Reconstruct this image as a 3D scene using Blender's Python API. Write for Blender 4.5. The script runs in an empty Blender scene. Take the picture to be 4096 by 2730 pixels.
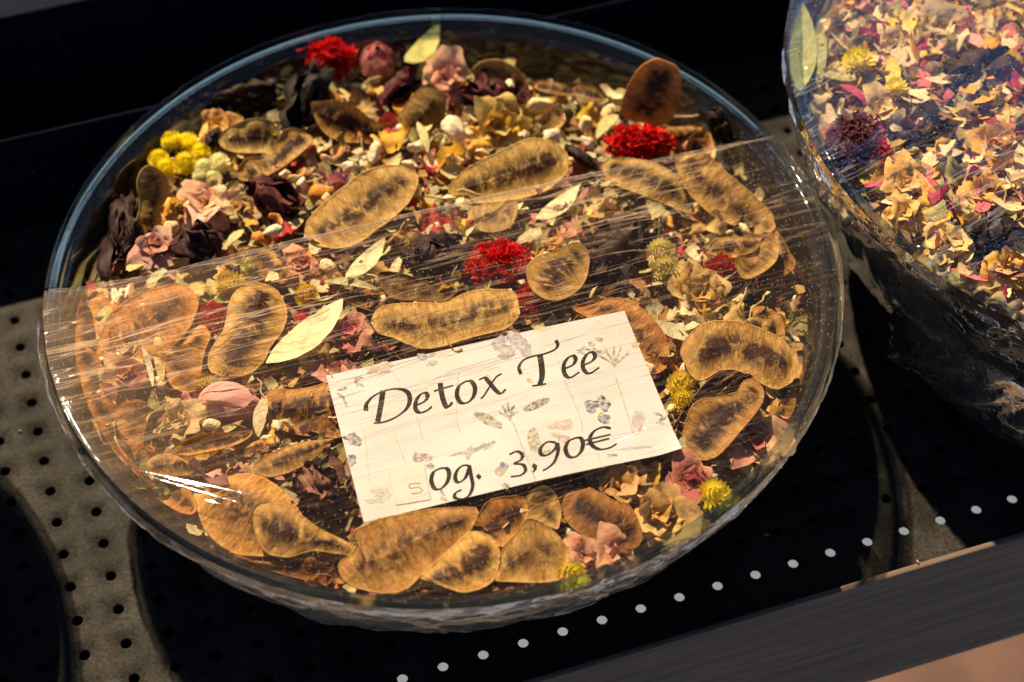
import bpy, math, random
import numpy as np
from mathutils import Vector, Matrix, noise, Euler

R = 0.115                      # rim radius of the main bowl in metres; lengths below are in bowl radii
RIM = 0.5                      # rim height above the tray
scene = bpy.context.scene
C = bpy.context.collection
rnd = random.Random(7)

# ------------------------------------------------------------------ camera, sky, sun, exposure
CAM = Vector((0.17589, -3.1133, 3.46992)); FW = Vector((0, 0.636291, -0.771449))
RT = Vector((0.999881, -0.011899, -0.009814)); UP = Vector((0.015424, 0.771357, 0.636215))
FOC = 1.81285
def W3(x, y, z): return Vector((x*R, y*R, (z+RIM)*R))          # bowl-radius coordinates (origin = rim centre) -> metres
cd = bpy.data.cameras.new("camera"); cam = bpy.data.objects.new("camera", cd); C.objects.link(cam)
cam.matrix_world = Matrix.Translation(W3(*CAM)) @ Matrix((RT, UP, -FW)).transposed().to_4x4()
cd.sensor_width = 36; cd.lens = 36*FOC; cd.clip_start = 0.02; cd.clip_end = 60
cd.dof.use_dof = True; cd.dof.focus_distance = 4.45*R; cd.dof.aperture_fstop = 10
scene.camera = cam

SUN = Vector((-0.39, 0.71, 1.0)).normalized()                    # towards the sun
world = bpy.data.worlds.new("World"); scene.world = world; world.use_nodes = True
wn = world.node_tree.nodes; wl = world.node_tree.links
sky = wn.new("ShaderNodeTexSky"); sky.sky_type = 'NISHITA'; sky.sun_disc = False
sky.sun_elevation = math.asin(SUN.z); sky.sun_rotation = math.atan2(SUN.x, SUN.y)
sky.air_density = 0.45; sky.dust_density = 0.0; sky.altitude = 1500
wn["Background"].inputs[1].default_value = 0.08
wl.new(sky.outputs[0], wn["Background"].inputs[0])
sd = bpy.data.lights.new("sun", 'SUN'); so = bpy.data.objects.new("sun", sd); C.objects.link(so)
sd.energy = 5.0; sd.angle = math.radians(0.9); sd.color = (1.0, 0.80, 0.52)
so.rotation_euler = SUN.to_track_quat('Z', 'Y').to_euler(); so.location = SUN*2
scene.view_settings.view_transform = 'Standard'; scene.view_settings.look = 'None'
scene.view_settings.exposure = 1.0; scene.view_settings.gamma = 1.0
cy = scene.cycles
cy.use_denoising = True; cy.max_bounces = 6; cy.diffuse_bounces = 2; cy.transparent_max_bounces = 14; cy.transmission_bounces = 5; cy.adaptive_threshold = 0.03
cy.glossy_bounces = 3; cy.caustics_reflective = False; cy.caustics_refractive = False; cy.sample_clamp_indirect = 4

# ------------------------------------------------------------------ measuring helpers: picture points -> points of the place
CROP = {'P': (0, 0, 2353/4096), 'A': (0, 0, 1.568), 'B': (1100, 100, 1.7423), 'C': (2200, 100, 1.7425), 'D': (3000, 0, 1.3066),
        'E': (100, 900, 1.5677), 'F': (1200, 900, 1.20625), 'G': (2200, 1200, 1.30667), 'H': (400, 1700, 1.1765),
        'I': (2900, 200, 1.20625), 'K': (1300, 1200, 1.6116)}
def direction(p, crop='P'):
    ox, oy, s = CROP[crop]; x = p[0]/s+ox; y = p[1]/s+oy
    return FW + RT*((x-2048)/(4096*FOC)) + UP*((1365-y)/(4096*FOC))
def on_z(p, z, crop='P'):
    d = direction(p, crop); return CAM + d*((z-CAM.z)/d.z)
def heap(x, y):
    t_ = min(1.0, max(0.0, (y+0.35)/0.7)); return -0.036 - (0.038+0.055*t_*t_*(3-2*t_))*(x*x+y*y)
def on_heap(p, dz=0, crop='P', hf=heap):
    z = -0.08
    for _ in range(5):
        q = on_z(p, z, crop); z = hf(q.x, q.y)+dz
    return on_z(p, z, crop)
def on_plane(p, c, n, crop='P'):
    d = direction(p, crop); return CAM + d*((c-CAM).dot(n)/d.dot(n))
def to_w(v): return W3(v.x, v.y, v.z)
LABQ = [on_z(p, -0.02, 'K') for p in [(-15, 455), (1945, 55), (2325, 975), (240, 1455)]]
def under_label(x, y):
    return all((LABQ[(i+1) % 4].x-LABQ[i].x)*(y-LABQ[i].y)-(LABQ[(i+1) % 4].y-LABQ[i].y)*(x-LABQ[i].x) < 0 for i in range(4))
PX = 1/928.0                                                      # one picture pixel (2353 wide) in bowl radii near the rim

# ------------------------------------------------------------------ object helpers
def mesh(name, verts, faces, mat, smooth=True, attrs=None, cols=None):
    me = bpy.data.meshes.new(name); me.from_pydata([tuple(v) for v in verts], [], faces)
    if smooth: me.polygons.foreach_set("use_smooth", [True]*len(me.polygons))
    for k, vals in (attrs or {}).items():
        a = me.attributes.new(k, 'FLOAT', 'POINT'); a.data.foreach_set("value", vals)
    if cols:
        a = me.attributes.new("col", 'FLOAT_COLOR', 'POINT'); a.data.foreach_set("color", [c for t in cols for c in t])
    if mat: me.materials.append(mat)
    me.update(); return me
def link(name, me, parent=None, mw=None, color=None):
    o = bpy.data.objects.new(name, me); C.objects.link(o)
    if parent: o.parent = parent
    if mw is not None: o.matrix_local = mw
    if color: o.color = (*color, 1)
    return o
def tag(o, label, cat, group=None):
    o["label"] = label; o["category"] = cat
    if group: o["group"] = group
    return o
class Buf:
    def __init__(s): s.v = []; s.f = []; s.a = {}; s.c = []
    def add(s, v, f, attrs=None, col=None):
        n = len(s.v); s.v += [Vector(p) for p in v]; s.f += [tuple(i+n for i in q) for q in f]
        for k, vals in (attrs or {}).items(): s.a.setdefault(k, []).extend(vals)
        if col: s.c += [(*col, 1)]*len(v)
    def mesh(s, name, mat, smooth=True): return mesh(name, s.v, s.f, mat, smooth, s.a, s.c)
def box(b, lo, hi):
    x0, y0, z0 = lo; x1, y1, z1 = hi
    b.add([(x0,y0,z0),(x1,y0,z0),(x1,y1,z0),(x0,y1,z0),(x0,y0,z1),(x1,y0,z1),(x1,y1,z1),(x0,y1,z1)],
          [(0,3,2,1),(4,5,6,7),(0,1,5,4),(1,2,6,5),(2,3,7,6),(3,0,4,7)])
def grid_faces(nu, nv, close_u=False):
    f = []
    for i in range(nu if close_u else nu-1):
        for j in range(nv-1):
            a = i*nv+j; b = ((i+1) % nu)*nv+j
            f.append((a, b, b+1, a+1))
    return f

# ------------------------------------------------------------------ materials
class NT:
    def __init__(s, name):
        s.m = bpy.data.materials.new(name); s.m.use_nodes = True; s.t = s.m.node_tree; s.t.nodes.clear()
        s.out = s.t.nodes.new("ShaderNodeOutputMaterial")
    def n(s, typ, ins=None, **kw):
        x = s.t.nodes.new("ShaderNode"+typ)
        for k, v in kw.items(): setattr(x, k, v)
        for k, v in (ins or {}).items():
            sock = x.inputs[k]
            if isinstance(v, bpy.types.NodeSocket): s.t.links.new(v, sock)
            elif isinstance(v, tuple) and len(v) == 3 and sock.type == 'RGBA': sock.default_value = (*v, 1)
            else: sock.default_value = v
        return x
    def coord(s, which="Object"): return s.n("TexCoord").outputs[which]
    def noise(s, scale, detail=3, rough=0.55, vec=None, dist=0):
        return s.n("TexNoise", {"Vector": vec or s.coord(), "Scale": scale, "Detail": detail, "Roughness": rough, "Distortion": dist}).outputs["Fac"]
    def map(s, vec, scale=(1,1,1), rot=(0,0,0)): return s.n("Mapping", {"Vector": vec, "Scale": scale, "Rotation": rot}).outputs[0]
    def ramp(s, fac, stops):
        r = s.n("ValToRGB", {"Fac": fac}); cr = r.color_ramp
        while len(cr.elements) < len(stops): cr.elements.new(0.5)
        for e, (p, c) in zip(cr.elements, stops):
            e.position = p; e.color = (*c, 1) if isinstance(c, tuple) else (c, c, c, 1)
        return r.outputs[0]
    def mix(s, fac, a, b, mode='MIX'):
        return s.n("MixRGB", {"Fac": fac, "Color1": a, "Color2": b}, blend_type=mode).outputs[0]
    def math(s, op, a, b=0.0, c=None):
        x = s.n("Math", operation=op)
        for i, v in enumerate((a, b) if c is None else (a, b, c)):
            if isinstance(v, bpy.types.NodeSocket): s.t.links.new(v, x.inputs[i])
            else: x.inputs[i].default_value = v
        return x.outputs[0]
    def attr(s, name): return s.n("Attribute", attribute_name=name).outputs["Fac"]
    def bump(s, h, strength, dist): return s.n("Bump", {"Height": h, "Strength": strength, "Distance": dist}).outputs[0]
    def mixs(s, fac, a, b): 
        x = s.n("MixShader"); 
        for sock, v in zip(x.inputs, (fac, a, b)):
            if isinstance(v, bpy.types.NodeSocket): s.t.links.new(v, sock)
            else: sock.default_value = v
        return x.outputs[0]
    def bsdf(s, col, rough=0.6, spec=0.3, normal=None, metal=0.0, **kw):
        i = {"Base Color": col, "Roughness": rough, "Specular IOR Level": spec, "Metallic": metal}
        if normal is not None: i["Normal"] = normal
        i.update(kw); return s.n("BsdfPrincipled", i).outputs[0]
    def done(s, sh): s.t.links.new(sh, s.out.inputs[0]); return s.m
    def leafy(s, col, normal=None, trans=0.3, rough=0.6, spec=0.25):
        p = s.bsdf(col, rough, spec, normal)
        t = s.n("BsdfTranslucent", {"Color": col}).outputs[0]
        return s.done(s.mixs(trans, p, t))

def m_pod():
    t = NT("seed_pod"); d = t.attr("d"); oc = t.n("ObjectInfo")
    uv = t.n("CombineXYZ", {"X": t.attr("lu"), "Y": t.attr("lv"), "Z": oc.outputs["Random"]}).outputs[0]
    n1 = t.noise(4.5, 3, 0.6, t.map(uv, (1.6, 0.8, 9)), 0.7)
    n2 = t.noise(9, 4, 0.68, t.map(uv, (1.3, 0.6, 9)), 0.8)
    core = t.n("MapRange", {"Value": d, "From Min": 0.26, "From Max": 0.85}).outputs[0]
    dark = t.math('MULTIPLY', core, t.n("MapRange", {"Value": n1, "From Min": 0.30, "From Max": 0.56}).outputs[0])
    base = t.ramp(n2, [(0.25, (0.31, 0.14, 0.03)), (0.48, (0.52, 0.31, 0.085)), (0.70, (0.72, 0.52, 0.21))])
    dark = t.math('MULTIPLY', dark, t.math('MULTIPLY_ADD', oc.outputs['Random'], 0.8, 0.8)); dark = t.math('MINIMUM', dark, 1.0)
    col = t.mix(dark, base, (0.05, 0.018, 0.006))
    col = t.mix(t.ramp(d, [(0.0, 0.55), (0.02, 0.5), (0.045, 0.0)]), col, (0.66, 0.48, 0.22))
    n3 = t.noise(34, 2, 0.6, t.map(uv, (1.5, 0.16, 9)), 0.4); col = t.mix(1.0, col, t.ramp(n3, [(0.36, 0.86), (0.5, 1.0), (0.66, 1.07)]), 'MULTIPLY')
    col = t.mix(1.0, col, oc.outputs["Color"], 'MULTIPLY')
    sp = t.noise(90, 2, 0.5, uv); col = t.mix(t.ramp(sp, [(0.66, 0.0), (0.74, 0.55)]), col, (0.05, 0.02, 0.01))
    b = t.bump(t.math('ADD', t.math('MULTIPLY', n3, 0.07), t.math('ADD', n2, t.math('MULTIPLY', n1, 1.2))), 0.8, 0.0006)
    return t.leafy(col, b, 0.3, 0.55, 0.2)
def m_petal(name, trans=0.35, rough=0.6, edge=None, scale=4.0):
    t = NT(name); oc = t.n("ObjectInfo"); n = t.noise(scale, 4, 0.6); e = t.attr("e")
    col = t.mix(1.0, oc.outputs["Color"], t.ramp(n, [(0.3, 0.6), (0.55, 1.0), (0.8, 1.2)]), 'MULTIPLY')
    if edge: col = t.mix(t.math('MULTIPLY', t.ramp(e, [(0.55, 0.0), (1.0, 1.0)]), edge[1]), col, edge[0])
    b = t.bump(n, 0.6, 0.0005)
    return t.leafy(col, b, trans, rough)
def m_mix():
    t = NT("tea_mix"); a = t.n("Attribute", attribute_name="col").outputs["Color"]; n = t.noise(500, 3)
    col = t.mix(1.0, a, t.ramp(n, [(0.3, 0.6), (0.7, 1.15)]), 'MULTIPLY')
    return t.leafy(col, t.bump(n, 0.5, 0.0003), 0.25, 0.65)
def m_root():
    t = NT("root_chunk"); oc = t.n("ObjectInfo"); n = t.noise(3.0, 5, 0.6); v = t.n("TexVoronoi", {"Vector": t.coord(), "Scale": 2.6}, feature='DISTANCE_TO_EDGE').outputs["Distance"]
    col = t.ramp(n, [(0.3, (0.42, 0.24, 0.10)), (0.48, (0.74, 0.58, 0.36)), (0.7, (0.84, 0.73, 0.52))])
    col = t.mix(1.0, col, oc.outputs["Color"], 'MULTIPLY')
    col = t.mix(t.ramp(v, [(0.0, 0.5), (0.04, 0.0)]), col, (0.4, 0.22, 0.1))
    return t.done(t.bsdf(col, 0.75, 0.2, t.bump(n, 0.8, 0.0006)))
def m_peel():
    t = NT("citrus_peel"); oc = t.n("ObjectInfo"); n = t.noise(7, 3); e = t.attr("e")
    zest = t.mix(1.0, t.ramp(n, [(0.35, (0.35, 0.10, 0.015)), (0.6, (0.72, 0.27, 0.03))]), oc.outputs["Color"], 'MULTIPLY')
    col = t.mix(t.ramp(e, [(0.4, 0.0), (0.6, 1.0)]), zest, (0.78, 0.62, 0.38))
    return t.done(t.bsdf(col, 0.6, 0.3, t.bump(n, 0.8, 0.0004)))
def m_velvet():
    t = NT("red_velvet"); oc = t.n("ObjectInfo"); n = t.noise(600, 3)
    col = t.mix(t.attr("e"), (0.36, 0.005, 0.006), (0.85, 0.02, 0.015))
    col = t.mix(1.0, col, t.ramp(n, [(0.3, 0.6), (0.7, 1.2)]), 'MULTIPLY')
    col = t.mix(1.0, col, oc.outputs["Color"], 'MULTIPLY')
    return t.leafy(col, None, 0.3, 0.7, 0.2)
def m_dark():
    t = NT("hibiscus"); oc = t.n("ObjectInfo"); n = t.noise(420, 5, 0.65, t.map(t.coord(), (1, 1, 0.3)))
    col = t.mix(1.0, oc.outputs["Color"], t.ramp(n, [(0.3, 0.5), (0.6, 1.1), (0.8, 1.8)]), 'MULTIPLY')
    return t.done(t.bsdf(col, 0.55, 0.12, t.bump(n, 0.8, 0.0006)))
def m_film(name, rot, stretch, haze, bumpd, gloss=1.0, fine=0.0, hazecol=(0.85, 0.74, 0.62), freq=330, lines=0.3, free=None):
    t = NT(name); co = t.coord(); ro = t.n("VectorRotate", {"Vector": co, "Angle": -rot}, rotation_type='Z_AXIS').outputs[0]
    st = t.map(ro, (stretch, 1, 1)); a = t.noise(freq, 2, 0.6, st, 0.3)
    z = t.noise(28, 2, 0.5, t.map(ro, (0.35, 1, 1)))
    patch = t.ramp(z, [(0.42, 0.0), (0.6, 1.0)])
    if free: patch = t.math('MULTIPLY', t.ramp(z, [(0.30, 0.15), (0.55, 1.0)]), t.n('MapRange', {'Value': t.n('SeparateXYZ', {'Vector': ro}).outputs[1], 'From Min': free[0], 'From Max': free[1], 'To Min': 0.12, 'To Max': 1.0}).outputs[0])
    crease = t.math('MULTIPLY', t.ramp(a, [(0.53, 0.0), (0.56, 1.0), (0.59, 0.0)]), patch)
    h = t.math('ADD', t.math('MULTIPLY', a, t.math('ADD', patch, 0.25)), t.math('MULTIPLY', crease, 0.6))
    if fine: h = t.math('ADD', h, t.math('MULTIPLY', t.noise(300, 2, 0.6, None, 0.8), fine))
    nb = t.bump(h, 1.0, bumpd)
    fr = t.n("Fresnel", {"IOR": 1.45, "Normal": nb}).outputs[0]
    g = t.n("BsdfGlossy", {"Color": (1, 1, 1), "Roughness": 0.03, "Normal": nb}).outputs[0]
    tr = t.n("BsdfTransparent", {"Color": (0.98, 0.965, 0.95)}).outputs[0]
    s1 = t.mixs(t.math('MULTIPLY', fr, gloss), tr, g)
    dust = t.n("TexVoronoi", {"Vector": co, "Scale": 850.0}).outputs["Distance"]
    dm = t.math('MULTIPLY', t.ramp(dust, [(0.10, 1.0), (0.17, 0.0)]), t.ramp(z, [(0.3, 0.5), (0.6, 0.15)]))
    hz = t.math('ADD', t.math('MULTIPLY', crease, lines), t.math('ADD', t.math('MULTIPLY', t.ramp(z, [(0.3, 1.6), (0.6, 0.4)]), haze), dm))
    if free: hz = t.math('ADD', hz, t.math('MULTIPLY', t.n('MapRange', {'Value': t.n('SeparateXYZ', {'Vector': co}).outputs[0], 'From Min': -0.035, 'From Max': -0.11, 'To Min': 0.0, 'To Max': 0.13}).outputs[0], t.ramp(a, [(0.3, 0.6), (0.7, 1.3)])))
    df = t.mixs(0.35, t.n("BsdfDiffuse", {"Color": hazecol}).outputs[0], t.n("BsdfTranslucent", {"Color": hazecol}).outputs[0])
    return t.done(t.mixs(t.math('MINIMUM', hz, 0.9), s1, df))
def m_glass():
    t = NT("clear_glass"); co = t.coord()
    fr = t.n("Fresnel", {"IOR": 1.48}).outputs[0]
    g = t.n("BsdfGlossy", {"Color": (1, 1, 1), "Roughness": 0.03}).outputs[0]
    tr = t.n("BsdfTransparent", {"Color": (0.93, 0.95, 0.95)}).outputs[0]
    s = t.mixs(fr, tr, g)
    dust = t.n("TexVoronoi", {"Vector": co, "Scale": 700.0}).outputs["Distance"]
    dm = t.math('MULTIPLY', t.ramp(dust, [(0.13, 1.0), (0.19, 0.0)]), t.ramp(t.noise(50, 2), [(0.4, 0.0), (0.65, 0.4)]))
    hz = t.math('ADD', 0.012, dm)
    return t.done(t.mixs(hz, s, t.n("BsdfDiffuse", {"Color": (0.75, 0.62, 0.5)}).outputs[0]))
def m_rim():
    t = NT("glass_rim"); n = t.noise(120, 2)
    g = t.n("BsdfGlass", {"Color": (0.88, 0.94, 0.93), "Roughness": 0.02, "IOR": 1.5, "Normal": t.bump(n, 0.15, 0.0006)}).outputs[0]
    tr = t.n("BsdfTransparent", {"Color": (0.78, 0.86, 0.86)}).outputs[0]
    return t.done(t.mixs(0.72, g, tr))
def m_tray():
    t = NT("worn_steel"); co = t.coord(); n = t.noise(60, 5, 0.65); f = t.noise(900, 3); g = t.noise(14, 4, 0.6)
    col = t.ramp(n, [(0.25, (0.011, 0.010, 0.009)), (0.5, (0.023, 0.021, 0.019)), (0.75, (0.042, 0.038, 0.035))])
    col = t.mix(t.ramp(g, [(0.5, 0.0), (0.75, 0.5)]), col, (0.04, 0.028, 0.016))
    col = t.mix(1.0, col, t.ramp(f, [(0.3, 0.5), (0.7, 1.5)]), 'MULTIPLY')
    sc = t.noise(160, 3, 0.6, t.map(co, (1, 8, 1), (0, 0, 0.3)))
    col = t.mix(t.ramp(sc, [(0.62, 0.0), (0.72, 0.35)]), col, (0.085, 0.08, 0.073))
    return t.done(t.bsdf(col, 0.5, 0.03, t.bump(f, 0.5, 0.0002), 0.0))
def m_steel(name, c, rough=0.4, metal=0.6, spec=0.4):
    t = NT(name); co = t.coord(); n = t.noise(700, 3, 0.65, t.map(t.n("VectorRotate", {"Vector": co, "Angle": -math.radians(17.6)}, rotation_type='Z_AXIS').outputs[0], (0.025, 1, 1))); g = t.noise(30, 4)
    col = t.mix(1.0, c, t.ramp(n, [(0.3, 0.72), (0.7, 1.3)]), 'MULTIPLY')
    sp = t.n("TexVoronoi", {"Vector": co, "Scale": 300.0}).outputs["Distance"]
    col = t.mix(t.math('MULTIPLY', t.ramp(sp, [(0.06, 1.0), (0.12, 0.0)]), t.ramp(g, [(0.5, 0.0), (0.62, 0.6)])), col, (0.4, 0.36, 0.3))
    return t.done(t.bsdf(col, rough, spec, t.bump(t.math('ADD', n, t.math('MULTIPLY', t.noise(1200, 2), 0.5)), 0.3, 0.0004), metal))
def m_plain(name, c, rough=0.7, spec=0.2, var=0.25, scale=200):
    t = NT(name); n = t.noise(scale, 4)
    col = t.mix(1.0, c, t.ramp(n, [(0.3, 1-var), (0.7, 1+var)]), 'MULTIPLY')
    return t.done(t.bsdf(col, rough, spec))
def m_paper():
    t = NT("label_paper"); n = t.noise(45, 5, 0.6); f = t.noise(1500, 2); sp = t.n("TexVoronoi", {"Vector": t.coord(), "Scale": 420.0}).outputs["Distance"]
    col = t.ramp(n, [(0.3, (0.42, 0.395, 0.375)), (0.6, (0.485, 0.475, 0.475))])
    col = t.mix(t.math('MULTIPLY', t.ramp(sp, [(0.05, 1.0), (0.1, 0.0)]), t.ramp(t.noise(70, 3), [(0.5, 0.0), (0.6, 0.8)])), col, (0.25, 0.13, 0.06))
    return t.done(t.bsdf(col, 0.6, 0.3, t.bump(f, 0.2, 0.0002)))
MP = m_pod(); MPET = m_petal("dried_petal"); MLEAF = m_petal("dried_leaf", 0.2, 0.65, None, 5.0); MMIX = m_mix(); MROOT = m_root(); MPEEL = m_peel()
MROSE = m_petal("rose_petal", 0.3, 0.6, ((0.76, 0.52, 0.26), 0.3)); MVEL = m_velvet(); MDARK = m_dark()
MGLASS = m_glass(); MRIM = m_rim(); MTRAY = m_tray()
MRAIL = m_steel("rail_steel", (0.125, 0.088, 0.068), 0.55, 0.0, 0.05); MNAVY = m_steel("navy_metal", (0.005, 0.007, 0.016), 0.7, 0.0, 0.03)
MBLACK = m_plain("shade_black_shelf", (0.0025, 0.0025, 0.003), 0.9, 0.0); MSHADE = m_plain("hole_shade", (0.01, 0.01, 0.011), 0.7, 0.1)  # both blacks stand in for shade: rear tier, and darkness behind holes
FILM_ROT = math.radians(17)
MFILM = m_film("cling_film", FILM_ROT, 0.07, 0.010, 0.00016, 0.5, 0.0, (0.86, 0.62, 0.40), lines=0.45, free=(-0.05, 0.0)); MFOLD = m_film("film_fold", FILM_ROT, 0.04, 0.05, 0.00002, 1.6); MSKIRT = m_film("bunched_film", 0.0, 0.12, 0.16, 0.0003, 0.6, 0.25, (0.8, 0.64, 0.5), freq=260, lines=0.4); MBUNCH = m_film("foot_film", 0.3, 0.2, 0.05, 0.0003, 1.0, 0.15, (0.8, 0.64, 0.5), freq=160, lines=0.25)
MFILM2 = m_film("tight_film", math.radians(28), 0.12, 0.004, 0.0004, 0.2, 0.9, freq=240, lines=0.16)
MPAPER = m_paper(); MINK = m_plain("ink", (0.012, 0.009, 0.006), 0.7, 0.15, 0.5, 1500)

# ------------------------------------------------------------------ the tray and what lies round it
TA = math.radians(17.6); TD = Vector((math.cos(TA), math.sin(TA), 0)); TN = Vector((-math.sin(TA), math.cos(TA), 0))
def tr(a, b, z): return to_w(TD*a + TN*b + Vector((0, 0, z)))
def tbox(name, a0, a1, b0, b1, z0, z1, mat, parent=None, bevel=0.0):
    b = Buf(); box(b, (0, 0, 0), (1, 1, 1))
    b.v = [tr(a0+(a1-a0)*v.x, b0+(b1-b0)*v.y, z0+(z1-z0)*v.z) for v in b.v]
    o = link(name, b.mesh(name, mat, False), parent)
    if bevel:
        m = o.modifiers.new("edge", 'BEVEL'); m.width = bevel; m.segments = 2
    return o
tray = link("display_tray", None); tag(tray, "worn grey perforated steel display tray under the bowls", "tray")
PITCH = 0.1025; HR = 0.0132
o5 = Vector((-0.9735, -0.5103, 0)); oa, ob = o5.dot(TD), o5.dot(TN)
b = Buf(); NS = 16
ob_row = ob + round((-0.8148-ob)/PITCH)*PITCH
shift = -0.8148-ob_row
for j in range(0, 17):
    for i in range(-12, 40):
        ca = oa+i*PITCH; cb = -0.8148+j*PITCH; h = PITCH/2
        ring = []; outer = []
        for k in range(NS):
            t_ = 2*math.pi*k/NS; c_, s_ = math.cos(t_), math.sin(t_); m_ = max(abs(c_), abs(s_))
            ring.append((ca+HR*c_, cb+HR*s_)); outer.append((ca+h*c_/m_, cb+h*s_/m_))
        vs = [tr(x, y, -0.5) for x, y in outer]
        vs += [tr(ca+(x-ca)*1.25, cb+(y-cb)*1.25, -0.4995) for x, y in ring] + [tr(x, y, -0.5025) for x, y in ring] + [tr(x, y, -0.507) for x, y in ring]
        fs = []
        for q in range(3):
            for k in range(NS):
                k2 = (k+1) % NS; fs.append((q*NS+k, q*NS+k2, (q+1)*NS+k2, (q+1)*NS+k))
        b.add(vs, fs)
b0 = -0.8148-PITCH/2; b1 = b0+17*PITCH
A0, A1 = oa-12.5*PITCH, oa+39.5*PITCH
sheet = link("perforated_sheet", b.mesh("perforated_sheet", MTRAY), tray)
tbox("front_margin", A0, A1, -0.966, b0, -0.512, -0.5, MTRAY, tray)
tbox("rear_margin", A0, A1, b1, 0.96, -0.512, -0.5, MTRAY, tray)
tbox("front_rail", A0, A1, -0.985, -0.967, -0.93, -0.40, MRAIL, tray, 0.0006)
tbox("rear_wall", A0, A1, 0.96, 0.967, -0.56, -0.145, MNAVY, tray, 0.0006)
tbox("hole_shade", A0, A1, -0.748, 0.95, -0.56, -0.546, MSHADE, tray)  # added dark sheet for the darkness behind all but the front holes
shelf = link("rear_shelf", None); tag(shelf, "shelf coloured black for deep shade, with a navy rail behind the perforated tray", "shelf")
tbox("board", A0, A1, 0.987, 2.6, -0.58, -0.56, MBLACK, shelf)  # near-black colour carries the deep shadow on the rear tier
tbox("rail", A0, A1, 1.49, 1.50, -0.56, -0.15, MNAVY, shelf, 0.0006)
tbox("rail_board", A0, A1, 1.503, 2.6, -0.40, -0.36, MNAVY, shelf)
led = tbox("paving_slab", A0, A1, -3.2, 1.05, -4.06, -4.0, m_plain("brown_paving", (0.11, 0.065, 0.05), 0.8, 0.1, 0.4, 12)); led["kind"] = "structure"  # added slab standing in for the brown pavement beyond the rail
bb = Buf(); bb.add([tr(-60, -60, -5.7), tr(60, -60, -5.7), tr(60, 60, -5.7), tr(-60, 60, -5.7)], [(0, 1, 2, 3)])
gr = link("pavement", bb.mesh("pavement", m_plain("pale_paving", (0.13, 0.155, 0.215), 0.9, 0.1, 0.1, 6))); gr["kind"] = "structure"

# ------------------------------------------------------------------ glass bowls
def revolve(prof, n, c, zoff=0.0, wob=None):
    v = []
    for i in range(n):
        t_ = 2*math.pi*i/n
        for r_, z_ in prof: v.append(W3(c[0]+r_*math.cos(t_), c[1]+r_*math.sin(t_), z_+zoff))
    return v, grid_faces(n, len(prof), True)
OUT = [(0.0, -0.495), (0.45, -0.495), (0.52, -0.488), (0.62, -0.462), (0.72, -0.42), (0.81, -0.355), (0.88, -0.27), (0.93, -0.17), (0.965, -0.08), (0.984, -0.028)]
INN = [(0.968, -0.028), (0.94, -0.08), (0.905, -0.17), (0.855, -0.265), (0.785, -0.345), (0.70, -0.402), (0.6, -0.44), (0.5, -0.462), (0.0, -0.468)]
def zmap(z, zr): return zr+z*(zr+0.5)/0.5
def glass_bowl(c, s, label, zr=0.0):
    root = link("glass_bowl", None); root.location = W3(c[0], c[1], -0.5)
    tag(root, label, "bowl", "glass bowls in a row on the tray")
    inv = Matrix.Translation(-root.location)
    v, f = revolve([(r_*s, zmap(z_, zr)) for r_, z_ in OUT+INN], 128, c)
    link("bowl_wall", mesh("bowl_wall", [inv @ p for p in v], f, MGLASS), root)
    pr = []
    for k in range(15):
        a_ = 2*math.pi*k/14
        pr.append(((0.978+0.0145*math.cos(a_))*s, zr-0.018+0.0175*math.sin(a_)))
    v, f = revolve(pr, 160, c)
    link("rim", mesh("rim", [inv @ p for p in v], f, MRIM), root)
    return root
glass_bowl((0, 0), 1.0, "round clear glass bowl of dried tea with a paper price label")
B2 = (1.955, 0.48); S2 = 1.05; Z2 = 0.19
glass_bowl(B2, S2, "glass bowl wrapped tightly in crinkled film beside the labelled bowl", Z2)
B3 = (-2.12, -0.67)
glass_bowl(B3, 1.06, "glass bowl outside the picture whose shadow falls on the tray's near corner")

# beds of fine mix that fill the bowls
MIXCOL = [(0.42, 0.36, 0.18), (0.34, 0.30, 0.15), (0.5, 0.42, 0.22), (0.28, 0.16, 0.06), (0.45, 0.22, 0.06), (0.6, 0.42, 0.2), (0.10, 0.04, 0.025), (0.35, 0.08, 0.06), (0.62, 0.33, 0.06), (0.2, 0.1, 0.04)]
def bed(c, s, hf, name, dark, zr=0.0):
    bu = Buf(); nr, na = 46, 150
    inn = sorted([(r_*s*0.985, zmap(z_, zr)) for r_, z_ in INN], key=lambda q: q[0]); ZL = zr-0.16
    v = []; cols = []
    rr = [0.935*s*math.sqrt(i/(nr-1)) for i in range(nr)]
    for a in range(na):
        t_ = 2*math.pi*a/na
        far = max(0.0, math.sin(t_))*0.06 if hf is heap else 0.0
        prof = [(r_*(1-far), None) for r_ in rr] + [(q[0], q[1]) for q in inn[::-1] if q[1] < ZL]
        for r_, z_ in prof:
            x, y = r_*math.cos(t_), r_*math.sin(t_)
            if z_ is None: z_ = hf(x, y)-0.05+0.03*noise.noise(Vector((x*9, y*9, 1)))
            v.append(W3(c[0]+x, c[1]+y, z_))
            k = noise.cell(Vector((x*38+z_*9, y*38, z_*38))); cl = MIXCOL[int(k*977) % len(MIXCOL)]
            cols.append((cl[0]*dark, cl[1]*dark, cl[2]*dark, 1))
    f = grid_faces(na, nr+len([q for q in inn if q[1] < ZL]), True)
    o = link(name, mesh(name, v, f, MMIX, True, None, cols)); o["kind"] = "stuff"
    return o
def heap3(x, y): return -0.02 - 0.06*(x*x+y*y)
def heap2(x, y): return Z2 + 0.03 - 0.10*(x*x+y*y)/(S2*S2) + 0.03*noise.noise(Vector((x*3, y*3, 5)))
o = bed((0, 0), 1.0, heap, "tea_bed", 0.85); o["label"] = "fine dark crumbs of dried tea filling the labelled bowl"; o["category"] = "tea"
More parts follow.
